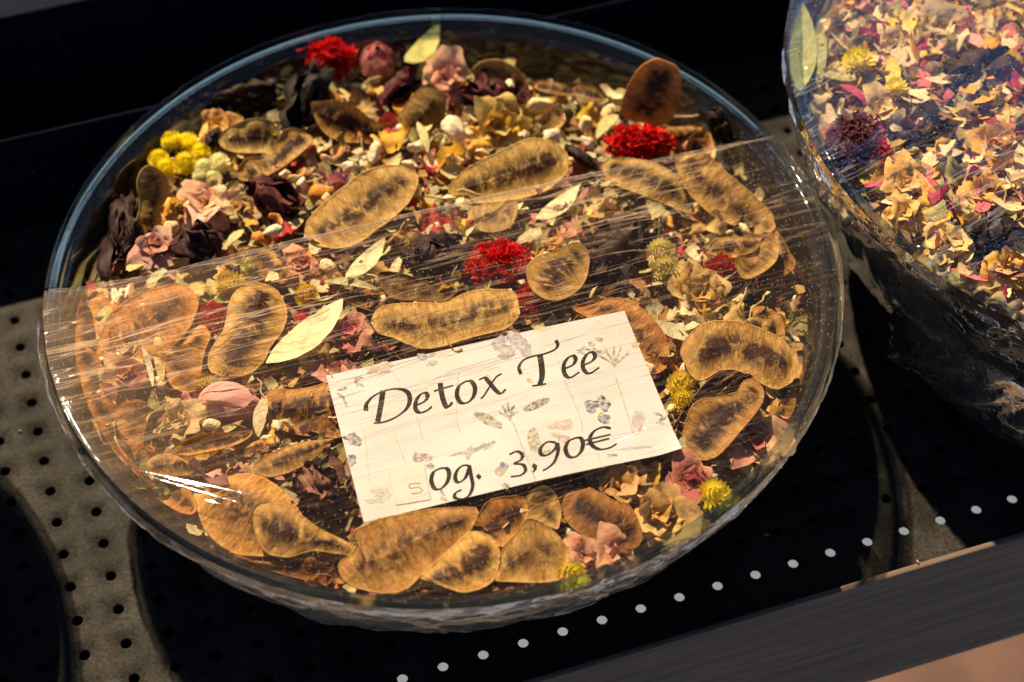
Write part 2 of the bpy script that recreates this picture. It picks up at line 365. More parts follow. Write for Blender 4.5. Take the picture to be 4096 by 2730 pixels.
o = bed(B2, S2, heap2, "tea_bed", 1.1, Z2); o["label"] = "fine crumbs of dried tea filling the tightly wrapped bowl"; o["category"] = "tea"
o = bed(B3, 1.06, heap3, "tea_bed", 0.6); o["label"] = "fine crumbs of dried tea filling the bowl outside the picture"; o["category"] = "tea"

# ------------------------------------------------------------------ shape makers for the dried things (metres, local)
def smooth_outline(pts, n):
    m = len(pts); out = []
    for i in range(m):
        p0, p1, p2, p3 = pts[i-1], pts[i], pts[(i+1) % m], pts[(i+2) % m]
        for k in range(6):
            t_ = k/6
            out.append(0.5*((2*p1)+(p2-p0)*t_+(2*p0-5*p1+4*p2-p3)*t_*t_+(3*p1-p0-3*p2+p3)*t_**3))
    L = [0]
    for i in range(len(out)): L.append(L[-1]+(out[(i+1) % len(out)]-out[i]).length)
    res = []; k = 0
    for i in range(n):
        s_ = L[-1]*i/n
        while L[k+1] < s_: k += 1
        f_ = (s_-L[k])/max(1e-9, L[k+1]-L[k]); res.append(out[k].lerp(out[(k+1) % len(out)], f_))
    return res
def pod(crop, pts, label, dz=0.0, n=None, tint=(1, 1, 1), puff=1.0, hf=heap, name="seed_pod", group="flat brown seed pods in the labelled bowl", bend=0.0):
    n = (Vector(n) if n else Vector((rnd.uniform(-.14, .14), rnd.uniform(-.3, .02), 1))).normalized()
    cx = sum(p[0] for p in pts)/len(pts); cyy = sum(p[1] for p in pts)/len(pts)
    c = on_heap((cx, cyy), dz, crop, hf)
    q = [(on_plane(p, c, n, crop)-c)*R for p in pts]
    e1 = Vector((1, 0, 0)); e1 = (e1-n*e1.dot(n)).normalized(); e2 = n.cross(e1)
    P2 = np.array([[v.dot(e1), v.dot(e2)] for v in q]); w_, ev = np.linalg.eigh(np.cov(P2.T))
    ax = e1*ev[0, 1]+e2*ev[1, 1]; ay = n.cross(ax)
    loc = [Vector((v.dot(ax), v.dot(ay))) for v in q]
    N = 56; out = smooth_outline(loc, N)
    xs = [p.x for p in out]; x0, x1 = min(xs), max(xs); Lh = (x1-x0)/2; xm = (x0+x1)/2
    def mid(x):
        up = [p.y for p in out if p.y > 0 and abs(p.x-x) < Lh*0.16]; ys = [p.y for p in out if abs(p.x-x) < Lh*0.16]
        return (max(ys)+min(ys))/2 if ys else 0
    bend = rnd.uniform(-.10, .13); cup = rnd.uniform(-.0012, .0022)
    seed = rnd.random()*50; rows = [0.0, 0.025, 0.06, 0.10, 0.2, 0.34, 0.5, 0.68, 0.86, 1.0]
    nseed = max(1, round(Lh/ (0.0085))); wid = (max(p.y for p in out)-min(p.y for p in out))/2
    sp = []
    for p in out:
        xx = max(x0+0.55*wid, min(x1-0.55*wid, p.x)) if Lh > wid*0.7 else xm+(p.x-xm)*0.2
        sp.append(Vector((xx, mid(xx))))
    v = []; ad = []; lu = []; lv = []
    H = min(0.0015, wid*0.14)*puff
    for side in (1, -1):
        for p, s_ in zip(out, sp):
            rag = 1+0.025*noise.noise(Vector((p.x*900, p.y*900, seed)))
            for d in rows:
                g = p*rag*(1-d)+s_*d
                u_ = (g.x-x0)/(2*Lh)
                lump = 0.55+0.45*math.cos(2*math.pi*(u_*nseed-0.5))
                h = 0.00016 + (0.00012 if d < 0.03 else 0.0) + H*(max(0, d-0.08)/0.92)**1.3*(0.45+0.55*lump)
                wr = 0.0009*puff*noise.noise(Vector((g.x*330, g.y*120, seed)))*min(1, d*3)+0.0018*noise.noise(Vector((g.x*60, g.y*60, seed+9)))
                base = wr+bend*0.016*((g.x-xm)/Lh)**2+cup*(g.y/wid)**2 + 0.0026*noise.noise(Vector((g.x*45+seed, 2, 3)))
                v.append(ax*g.x+ay*g.y+n*(base+side*h)); ad.append(d); lu.append(g.x/0.02); lv.append(g.y/0.02)
    k = len(rows); f = grid_faces(N, k, True)
    off = N*k; f += [tuple(i+off for i in q_[::-1]) for q_ in grid_faces(N, k, True)]
    for i in range(N):
        j = (i+1) % N; f.append((i*k, off+i*k, off+j*k, j*k))
    me = mesh("seed_pod", v, f, MP, True, {"d": ad, "lu": lu, "lv": lv})
    o = link(name, me, None, Matrix.Translation(to_w(c)), tint); tag(o, label, "seed pod", group)
    return o

def petal_mesh(seed, L=1.0, Wd=0.8, cup=0.5, curl=0.4, ruf=0.12, tip=0.0, nu=9, nv=8, mat=None, name="petal"):
    """patch from the origin along +z, facing -y; cup bends its sides, curl turns its tip outwards (+y)"""
    v = []; e = []
    for i in range(nu):
        u_ = -1+2*i/(nu-1)
        for j in range(nv):
            t_ = j/(nv-1)
            w_ = Wd*0.5*(math.sin(math.pi*min(1, 0.16+t_*0.62))**0.9)*(1-0.25*tip*t_*t_)
            edge = 1-0.18*u_*u_*t_-tip*0.5*abs(u_)*t_
            x = u_*w_; z = L*t_*edge
            nn = noise.noise_vector(Vector((x*3/L+seed*7.1, z*3/L, seed*3.3)))
            y = -cup*(u_*w_)**2/max(Wd, 1e-6)*2.2 + curl*L*(t_**2.4) - cup*0.25*L*math.sin(math.pi*t_)
            k = ruf*(0.3+0.9*max(abs(u_)**2, t_**2))
            v.append((x+nn.x*k*L*0.4, y+nn.y*k*L, z+nn.z*k*L*0.4)); e.append(max(abs(u_)**2, t_**2))
    return mesh(name, v, grid_faces(nu, nv), mat or MROSE, True, {"e": e})
ROSEP = [petal_mesh(i, 1.0, 0.95, 0.75, 0.12+0.1*(i % 3), 0.36) for i in range(6)]
OPENP = [petal_mesh(i+10, 1.0, 1.0, 0.4, 0.45, 0.46) for i in range(5)]
SEPAL = [petal_mesh(i+20, 1.0, 0.34, 0.5, 0.3, 0.2, 0.9, 5, 7, MLEAF, "sepal") for i in range(4)]
def frame(o_, z_, roll=0.0):
    z_ = Vector(z_).normalized(); return Matrix.Translation(o_) @ z_.to_track_quat('Z', 'Y').to_matrix().to_4x4() @ Matrix.Rotation(roll, 4, 'Z')
def rose(px, py, size, facing, cols, label, openness=0.5, dz=-0.02, sepals=0, npet=14, cat="rose", name="dried_rose", hf=heap, crop='P', group="dried roses and buds"):
    """size = width in picture pixels (2353 wide)"""
    S = size*PX*R; c = to_w(on_heap((px, py), dz+0.05, crop, hf)); z_ = Vector(facing).normalized()
    root = link(name, None, None, frame(c-z_*S*0.35, z_, rnd.random()*6))
    tag(root, label, cat, group)
    for i in range(npet):
        k = i/max(1, npet-1); ang = i*2.3999+rnd.uniform(-.2, .2)
        me = (ROSEP if k < 0.65 else OPENP)[i % (6 if k < 0.65 else 5)]
        tilt = (0.10+openness*0.95*k)+rnd.uniform(-.28, .22); rad = S*(0.05+0.13*k)
        sc = S*(0.48+0.26*k)*rnd.uniform(.7, 1.15)*(1-0.15*openness*k)
        m = Matrix.Rotation(ang, 4, 'Z') @ Matrix.Translation((0, rad, S*0.03*(1-k))) @ Matrix.Rotation(-tilt, 4, 'X') @ Matrix.Diagonal((sc*(0.75+0.55*k), sc, sc*(1.05-0.18*k), 1))
        cc = cols[0] if k < 0.5 else cols[min(len(cols)-1, 1+i % max(1, len(cols)-1))]
        j = rnd.uniform(.85, 1.12); link("petal", me, root, m, tuple(q*j for q in cc))
    for i in range(sepals):
        m = Matrix.Rotation(i*2*math.pi/max(1, sepals)+rnd.uniform(-.3, .3), 4, 'Z') @ Matrix.Translation((0, S*0.1, -S*0.02)) @ Matrix.Rotation(-rnd.uniform(.5, 1.1), 4, 'X') @ Matrix.Diagonal((S*0.7, S*0.7, S*0.62, 1))
        link("sepal", SEPAL[i % 4], root, m, (0.34, 0.28, 0.10))
    return root
def bud(px, py, length, axis, cols, label, dz=0.0, sepals=4, hf=heap, crop='P', fat=0.62):
    S = length*PX*R; c = to_w(on_heap((px, py), dz, crop, hf)); z_ = Vector(axis).normalized()
    root = link("rose_bud", None, None, frame(c-z_*S*0.5, z_, 0.6)); tag(root, label, "rose bud", "dried roses and buds")
    v = []; e = []; nu, nv = 26, 12
    for i in range(nu):
        a = 2*math.pi*i/nu
        for j in range(nv):
            t_ = j/(nv-1); r_ = fat*0.5*S*(math.sin(math.pi*min(1, 0.04+0.93*t_)))**0.62*(1.12-0.42*t_)
            r_ *= 1+0.05*math.sin(a*3+t_*5)+0.05*noise.noise(Vector((math.cos(a)*2, math.sin(a)*2, t_*3)))
            v.append((r_*math.cos(a), r_*math.sin(a), S*t_)); e.append(t_**3)
    link("bud_core", mesh("bud_core", v, grid_faces(nu, nv, True), MROSE, True, {"e": e}), root, None, cols[0])
    for i in range(5):
        sc = S*1.0
        vv = []; ee = []
        a0 = i*1.2566*2; span = 1.0
        for a_ in range(9):
            for j in range(10):
                t_ = 0.02+0.93*j/9*(1-0.12*abs(a_-4)/4); a = a0+(a_-4)/4*span*(0.55+0.45*math.sin(math.pi*min(1, t_+0.15)))
                r_ = fat*0.5*S*(math.sin(math.pi*min(1, 0.04+0.93*t_)))**0.62*(1.12-0.42*t_)*(1.045+0.02*i) + S*0.07*(j/9)**4 + S*0.03*((a_-4)/4)**4
                r_ += 0.02*S*noise.noise(Vector((a*2, t_*4, i)))
                vv.append((r_*math.cos(a), r_*math.sin(a), S*t_)); ee.append(max(((a_-4)/4)**4, (j/9)**4))
        link("petal", mesh("petal", vv, grid_faces(9, 10), MROSE, True, {"e": ee}), root, None, cols[1+i % (len(cols)-1)])
    for i in range(sepals):
        m = Matrix.Rotation(i*2*math.pi/max(1, sepals), 4, 'Z') @ Matrix.Translation((0, S*0.13, S*0.0)) @ Matrix.Rotation(-0.35, 4, 'X') @ Matrix.Diagonal((S*0.5, S*0.5, S*0.6, 1))
        link("sepal", SEPAL[i % 4], root, m, (0.42, 0.33, 0.12))
    return root
def cockscomb(px, py, w, h, label, facing=(0, -0.5, 1), dz=-0.01, tint=(1, 1, 1), bracts=0, hf=heap, n=420, crop='P'):
    S = w*0.5*PX*R; T = h*0.5*PX*R; c = to_w(on_heap((px, py), dz+0.005, crop, hf))
    root = link("red_flower", None, None, frame(c, facing, 0)); tag(root, label, "flower", "red crested flowers in the tea")
    bu = Buf(); rr = random.Random(int(px*7+py))
    for i in range(n):
        a = rr.uniform(0, 2*math.pi); q = math.sqrt(rr.random()); zz = math.sqrt(max(0, 1-q*q))
        ctr = Vector((S*q*math.cos(a), T*q*math.sin(a), min(S, T)*0.75*zz))
        ctr *= 0.86+0.22*noise.noise(Vector((ctr.x*300, ctr.y*300, 3)))
        nrm = Vector((math.cos(a)*q*1.1, math.sin(a)*q*1.1, zz+.25)).normalized()
        d = nrm + Vector((rr.uniform(-.6, .6), rr.uniform(-.6, .6), rr.uniform(-.3, .6))); d.normalize()
        side = d.cross(Vector((rr.uniform(-1, 1), rr.uniform(-1, 1), rr.uniform(-1, 1)))).normalized()
        l = min(S, T)*rr.uniform(.22, .42); w_ = l*rr.uniform(.3, .55); bnd = d.cross(side)*l*rr.uniform(-.4, .4)
        v = []; e = []
        for j in range(3):
            t_ = j/2
            for k in (-1, 0, 1):
                v.append(ctr-nrm*l*0.4+d*l*t_+side*k*w_*(0.5+0.6*t_)+bnd*t_*t_+nrm*(0.18*l*(abs(k)))); e.append(0.1+0.9*t_)
        bu.add(v, grid_faces(3, 3), {"e": e})
    v = []; e = []
    for i in range(16):
        for j in range(8):
            th = math.pi*0.5*j/7; a = 2*math.pi*i/16
            v.append((S*0.75*math.cos(a)*math.cos(th), T*0.75*math.sin(a)*math.cos(th), min(S, T)*0.55*math.sin(th))); e.append(0.0)
    bu.add(v, grid_faces(16, 8, True), {"e": e})
    link("crest", bu.mesh("crest", MVEL), root, None, tint)
    for i in range(bracts):
        a = -math.pi/2+(i-(bracts-1)/2)*0.45
        m = Matrix.Translation((S*0.75*math.cos(a), T*0.95*math.sin(a), T*0.1)) @ Matrix.Rotation(a+math.pi/2, 4, 'Z') @ Matrix.Rotation(-1.0-0.3*rr.random(), 4, 'X') @ Matrix.Diagonal((T*0.9, T*0.6, T*0.8, 1))
        link("bract", OPENP[i % 5], root, m, (0.62, 0.24, 0.05))
    return root
def head_mesh(seed, spiky=0.0):
    bu = Buf(); rr = random.Random(seed)
    for i in range(90):
        zz = -0.55+1.5*(i+.5)/90; zz = min(.98, zz); a = i*2.39996; q = math.sqrt(1-zz*zz)
        n = Vector((q*math.cos(a), q*math.sin(a), zz)); up = (Vector((0, 0, 1))-n*n.z); up = up.normalized() if up.length > 1e-3 else Vector((1, 0, 0))
        side = n.cross(up); l = 0.5; w_ = 0.15+0.06*rr.random()
        d = (up*(1-spiky)+n*(0.25+spiky)).normalized()
        b_ = n*0.9
        bu.add([b_-side*w_*.7, b_+side*w_*.7, b_+d*l*.6+n*.06+side*w_, b_+d*l+n*(.10+.1*rr.random()), b_+d*l*.6+n*.06-side*w_], [(0, 1, 2, 3, 4)], {"e": [0, 0, .6, 1, .6]})
    v = []
    for i in range(14):
        for j in range(8):
            th = -math.pi/2+math.pi*j/7; a = 2*math.pi*i/14; v.append((.9*math.cos(a)*math.cos(th), .9*math.sin(a)*math.cos(th), .9*math.sin(th)))
    bu.add(v, grid_faces(14, 8, True), {"e": [0]*len(v)})
    return bu.mesh("flower_head", MPET, False)
HEADS = [head_mesh(1, .28), head_mesh(2, .4), head_mesh(3, .7)]
def heads(spots, label, color, dz=0.0, kind=0, hf=heap, stems=True, crop='P'):
    cpx = sum(s[0] for s in spots)/len(spots); cpy = sum(s[1] for s in spots)/len(spots)
    base = on_heap((cpx, cpy), dz, crop, hf); root = link("everlasting_flower", None, None, Matrix.Translation(to_w(base)))
    tag(root, label, "flower", "small round everlasting flowers")
    for i, (x, y, r_) in enumerate(spots):
        p = to_w(on_z((x, y), base.z+rnd.uniform(-.004, .008), crop))-to_w(base); rad = r_*PX*R
        ax = Vector((rnd.uniform(-.6, .6), rnd.uniform(-.9, .2), 1)); j = rnd.uniform(.9, 1.1)
        link("flower_head", HEADS[kind if kind else i % 2], root, frame(p, ax, i) @ Matrix.Scale(rad, 4), tuple(q*j for q in color))
    if len(spots) > 1 and stems:
        bu = Buf()
        for x, y, r_ in spots:
            p = to_w(on_z((x, y), base.z, crop))-to_w(base); tube(bu, [p*0.8, p*0.3+Vector((0, 0, -.001)), Vector((0, 0, -.003))], .0004)
        link("stem", bu.mesh("stem", MLEAF), root, None, (0.5, 0.36, 0.16))
    return root
def tube(bu, pts, r0, r1=None, n=6):
    pts = [Vector(p) for p in pts]; r1 = r0 if r1 is None else r1; v = []
    for i, p in enumerate(pts):
        d = (pts[min(i+1, len(pts)-1)]-pts[max(i-1, 0)]).normalized(); s_ = d.orthogonal().normalized(); t_ = d.cross(s_)
        r_ = r0+(r1-r0)*i/(len(pts)-1)
        for k in range(n): v.append(p+(s_*math.cos(2*math.pi*k/n)+t_*math.sin(2*math.pi*k/n))*r_)
    f = []
    for i in range(len(pts)-1):
        for k in range(n): f.append((i*n+k, i*n+(k+1) % n, (i+1)*n+(k+1) % n, (i+1)*n+k))
    f += [tuple(range(n))[::-1], tuple((len(pts)-1)*n+k for k in range(n))]
    bu.add(v, f, {"e": [0.5]*len(v)})
def hibiscus(x0, y0, x1, y1, w, label, color=(0.02, 0.011, 0.010), dz=0.0, lift=0.0, hf=heap, crop='P', lobes=6, seed=None, name="dark_petal_clump", cat="dried hibiscus", curl=1.0):
    """crumpled calyx lying between two picture points, w picture pixels thick"""
    a = to_w(on_heap((x0, y0), dz+lift, crop, hf)); b_ = to_w(on_heap((x1, y1), dz, crop, hf)); L = (b_-a).length; ax = (b_-a).normalized()
    rr = random.Random(seed or int(x0*3+y0)); root = link(name, None, None, frame(a, ax, 0)); tag(root, label, cat, "dark crumpled hibiscus pieces")
    Wd = w*PX*R
    for i in range(lobes):
        ang = i*2*math.pi/lobes+rr.uniform(-.4, .4); v = []; nu, nv = 8, 22; sd = rr.random()*40; tw = rr.uniform(-1.6, 1.6); ll = rr.uniform(.7, 1.05)
        for p in range(nu):
            u_ = -1+2*p/(nu-1)
            for q in range(nv):
                t_ = q/(nv-1); wid = Wd*0.30*(math.sin(math.pi*min(1, .12+.84*t_)))**.6; r_ = Wd*(0.22+.28*math.sin(math.pi*t_)*rr.uniform(.95, 1.05))
                aa = ang+tw*t_+u_*0.75*curl*math.sin(math.pi*(.2+.7*t_)); cr = 0.2*Wd*noise.noise(Vector((u_*2.2+sd, t_*5, sd)))+0.09*Wd*math.sin(u_*7+sd+t_*5+3*noise.noise(Vector((t_*4, sd, 1))))
                nv_ = noise.noise_vector(Vector((u_*1.3+sd, t_*4.0, 7)))*Wd*.34
                v.append(Vector(((r_+cr)*math.cos(aa)+u_*wid*-math.sin(aa)*.5, (r_+cr)*math.sin(aa)+u_*wid*math.cos(aa)*.5, L*t_*ll+wid*.1*u_))+nv_)
        j = rr.uniform(.7, 1.5); me = mesh("lobe", v, grid_faces(nu, nv), MDARK)
        o = link("lobe", me, root, None, tuple(q*j for q in color))
    return root
def chunk_mesh(seed, mat, angular=0.5, flat=(1, 1, 1)):
    rr = random.Random(seed); v = []; nu, nv = 14, 9
    cuts = [(Vector((rr.uniform(-1, 1), rr.uniform(-1, 1), rr.uniform(-1, 1))).normalized(), rr.uniform(.5, .85)) for _ in range(7)]
    for i in range(nu):
        for j in range(nv):
            th = -math.pi/2+math.pi*j/(nv-1); a = 2*math.pi*i/nu; p = Vector((math.cos(a)*math.cos(th), math.sin(a)*math.cos(th), math.sin(th)))
            for n, d in cuts:
                e_ = p.dot(n)-d
                if e_ > 0: p -= n*e_*(angular+.4)
            p *= 1+.2*noise.noise(p*1.7+Vector((seed, 0, 0)))+.08*noise.noise(p*5+Vector((seed, 0, 0)))
            v.append((p.x*flat[0], p.y*flat[1], p.z*flat[2]))
    return mesh("root_chunk", v, grid_faces(nu, nv, True), mat)
CHUNK = [chunk_mesh(i, MROOT, .6, (1, rnd.uniform(.6, .95), rnd.uniform(.5, .8))) for i in range(8)]
def place(me, name, px, py, size, label, cat, group, color, dz=0.0, rot=None, hf=heap, crop='P'):
    S = size*0.5*PX*R; c = to_w(on_heap((px, py), dz, crop, hf))
    m = Matrix.Translation(c) @ Euler(rot or (rnd.uniform(-.6, .6), rnd.uniform(-.6, .6), rnd.uniform(0, 6.28))).to_matrix().to_4x4() @ Matrix.Scale(S, 4)
    o = link(name, me, None, m, color); tag(o, label, cat, group); return o
def strip_mesh(seed, name, mat, w=0.35, thick=0.12, bendk=0.5, twist=0.4):
    rr = random.Random(seed); v = []; e = []; nu = 12; k = rr.uniform(-1, 1)*bendk; tw = rr.uniform(-1, 1)*twist
    for i in range(nu):
        t_ = -1+2*i/(nu-1); ww = w*(1-.35*t_**4)*(1+.3*noise.noise(Vector((t_*2, seed, 0)))); a = tw*t_
        cx, cz = t_, k*t_*t_+.12*noise.noise(Vector((t_*2, seed, 4))); yo = .25*noise.noise(Vector((t_*1.3, seed, 8)))
        for (y, z, s_) in ((-ww, thick, 0), (0, thick*1.25, 0), (ww, thick, 0), (ww, -thick, 1), (0, -thick*.8, 1), (-ww, -thick, 1)):
            v.append((cx+.06*noise.noise(Vector((y*5, t_*3, seed))), yo+y*math.cos(a)-z*math.sin(a), cz+y*math.sin(a)+z*math.cos(a))); e.append(s_)
    f = []
    for i in range(nu-1):
        for q in range(6): f.append((i*6+q, i*6+(q+1) % 6, (i+1)*6+(q+1) % 6, (i+1)*6+q))
    f += [(5, 4, 3, 2, 1, 0), tuple((nu-1)*6+q for q in range(6))]
    return mesh(name, v, f, mat, True, {"e": e})
PEEL = [strip_mesh(i, "citrus_peel", MPEEL, rnd.uniform(.25, .5), .13, .6, .5) for i in range(6)]
TWIG = [strip_mesh(i+30, "twig", MLEAF, .045, .035, .25, .5) for i in range(4)]
def leaf_mesh(seed, w=0.3, frag=0.0, curl=0.3):
    rr = random.Random(seed); v = []; e = []; nu, nv = 13, 5; k1, k2 = rr.uniform(-1, 1)*curl, rr.uniform(-.6, 1)*curl
    c0, c1 = (-1+frag*rr.random(), 1-frag*rr.random()*1.2)
    for i in range(nu):
        t_ = c0+(c1-c0)*i/(nu-1); ww = w*max(.02, (1-abs(t_)**1.8))**.75
        for j in range(nv):
            s_ = -1+2*j/(nv-1); jag = .10*frag*noise.noise(Vector((t_*6, s_*6, seed))) if i in (0, nu-1) or j in (0, nv-1) else 0
            y = s_*ww*(1+.12*noise.noise(Vector((t_*5, s_*2, seed)))); z = k1*t_*t_+abs(s_)*ww*(.5*k2+.1)+.05*noise.noise(Vector((t_*3, s_*3, seed)))
            v.append((t_+jag, y+jag, z+(.02 if s_ == 0 else 0))); e.append(abs(s_))
    return mesh("leaf", v, grid_faces(nu, nv), MLEAF, True, {"e": e})
LEAF = [leaf_mesh(i, rnd.uniform(.22, .34)) for i in range(5)]; FLAKE = [leaf_mesh(50+i, rnd.uniform(.4, .8), 1.0, .5) for i in range(10)]
LOOSEP = [petal_mesh(70+i, 1.0, 1.1, .6, .25, .35, 0, 8, 7, MPET, "loose_petal") for i in range(7)]
def leaf(x0, y0, x1, y1, label, color, k=0, dz=0.0, roll=None, hf=heap, lift=0.0, crop='P', group="larger dried leaves in the labelled bowl", wid=1.0, name="dried_leaf"):
    a = to_w(on_heap((x0, y0), dz+lift, crop, hf)); b_ = to_w(on_heap((x1, y1), dz, crop, hf)); c = (a+b_)/2; L = (b_-a).length/2; x = (b_-a).normalized()
    up = Vector((0, 0, 1)); y = up.cross(x).normalized(); z = x.cross(y)
    m = Matrix.Translation(c) @ Matrix((x, y, z)).transposed().to_4x4() @ Matrix.Rotation(rnd.uniform(-.5, .5) if roll is None else roll, 4, 'X') @ Matrix.Diagonal((L, L*wid, L, 1))
    o = link(name, LEAF[k % 5], None, m, color); tag(o, label, "leaf", group); return o

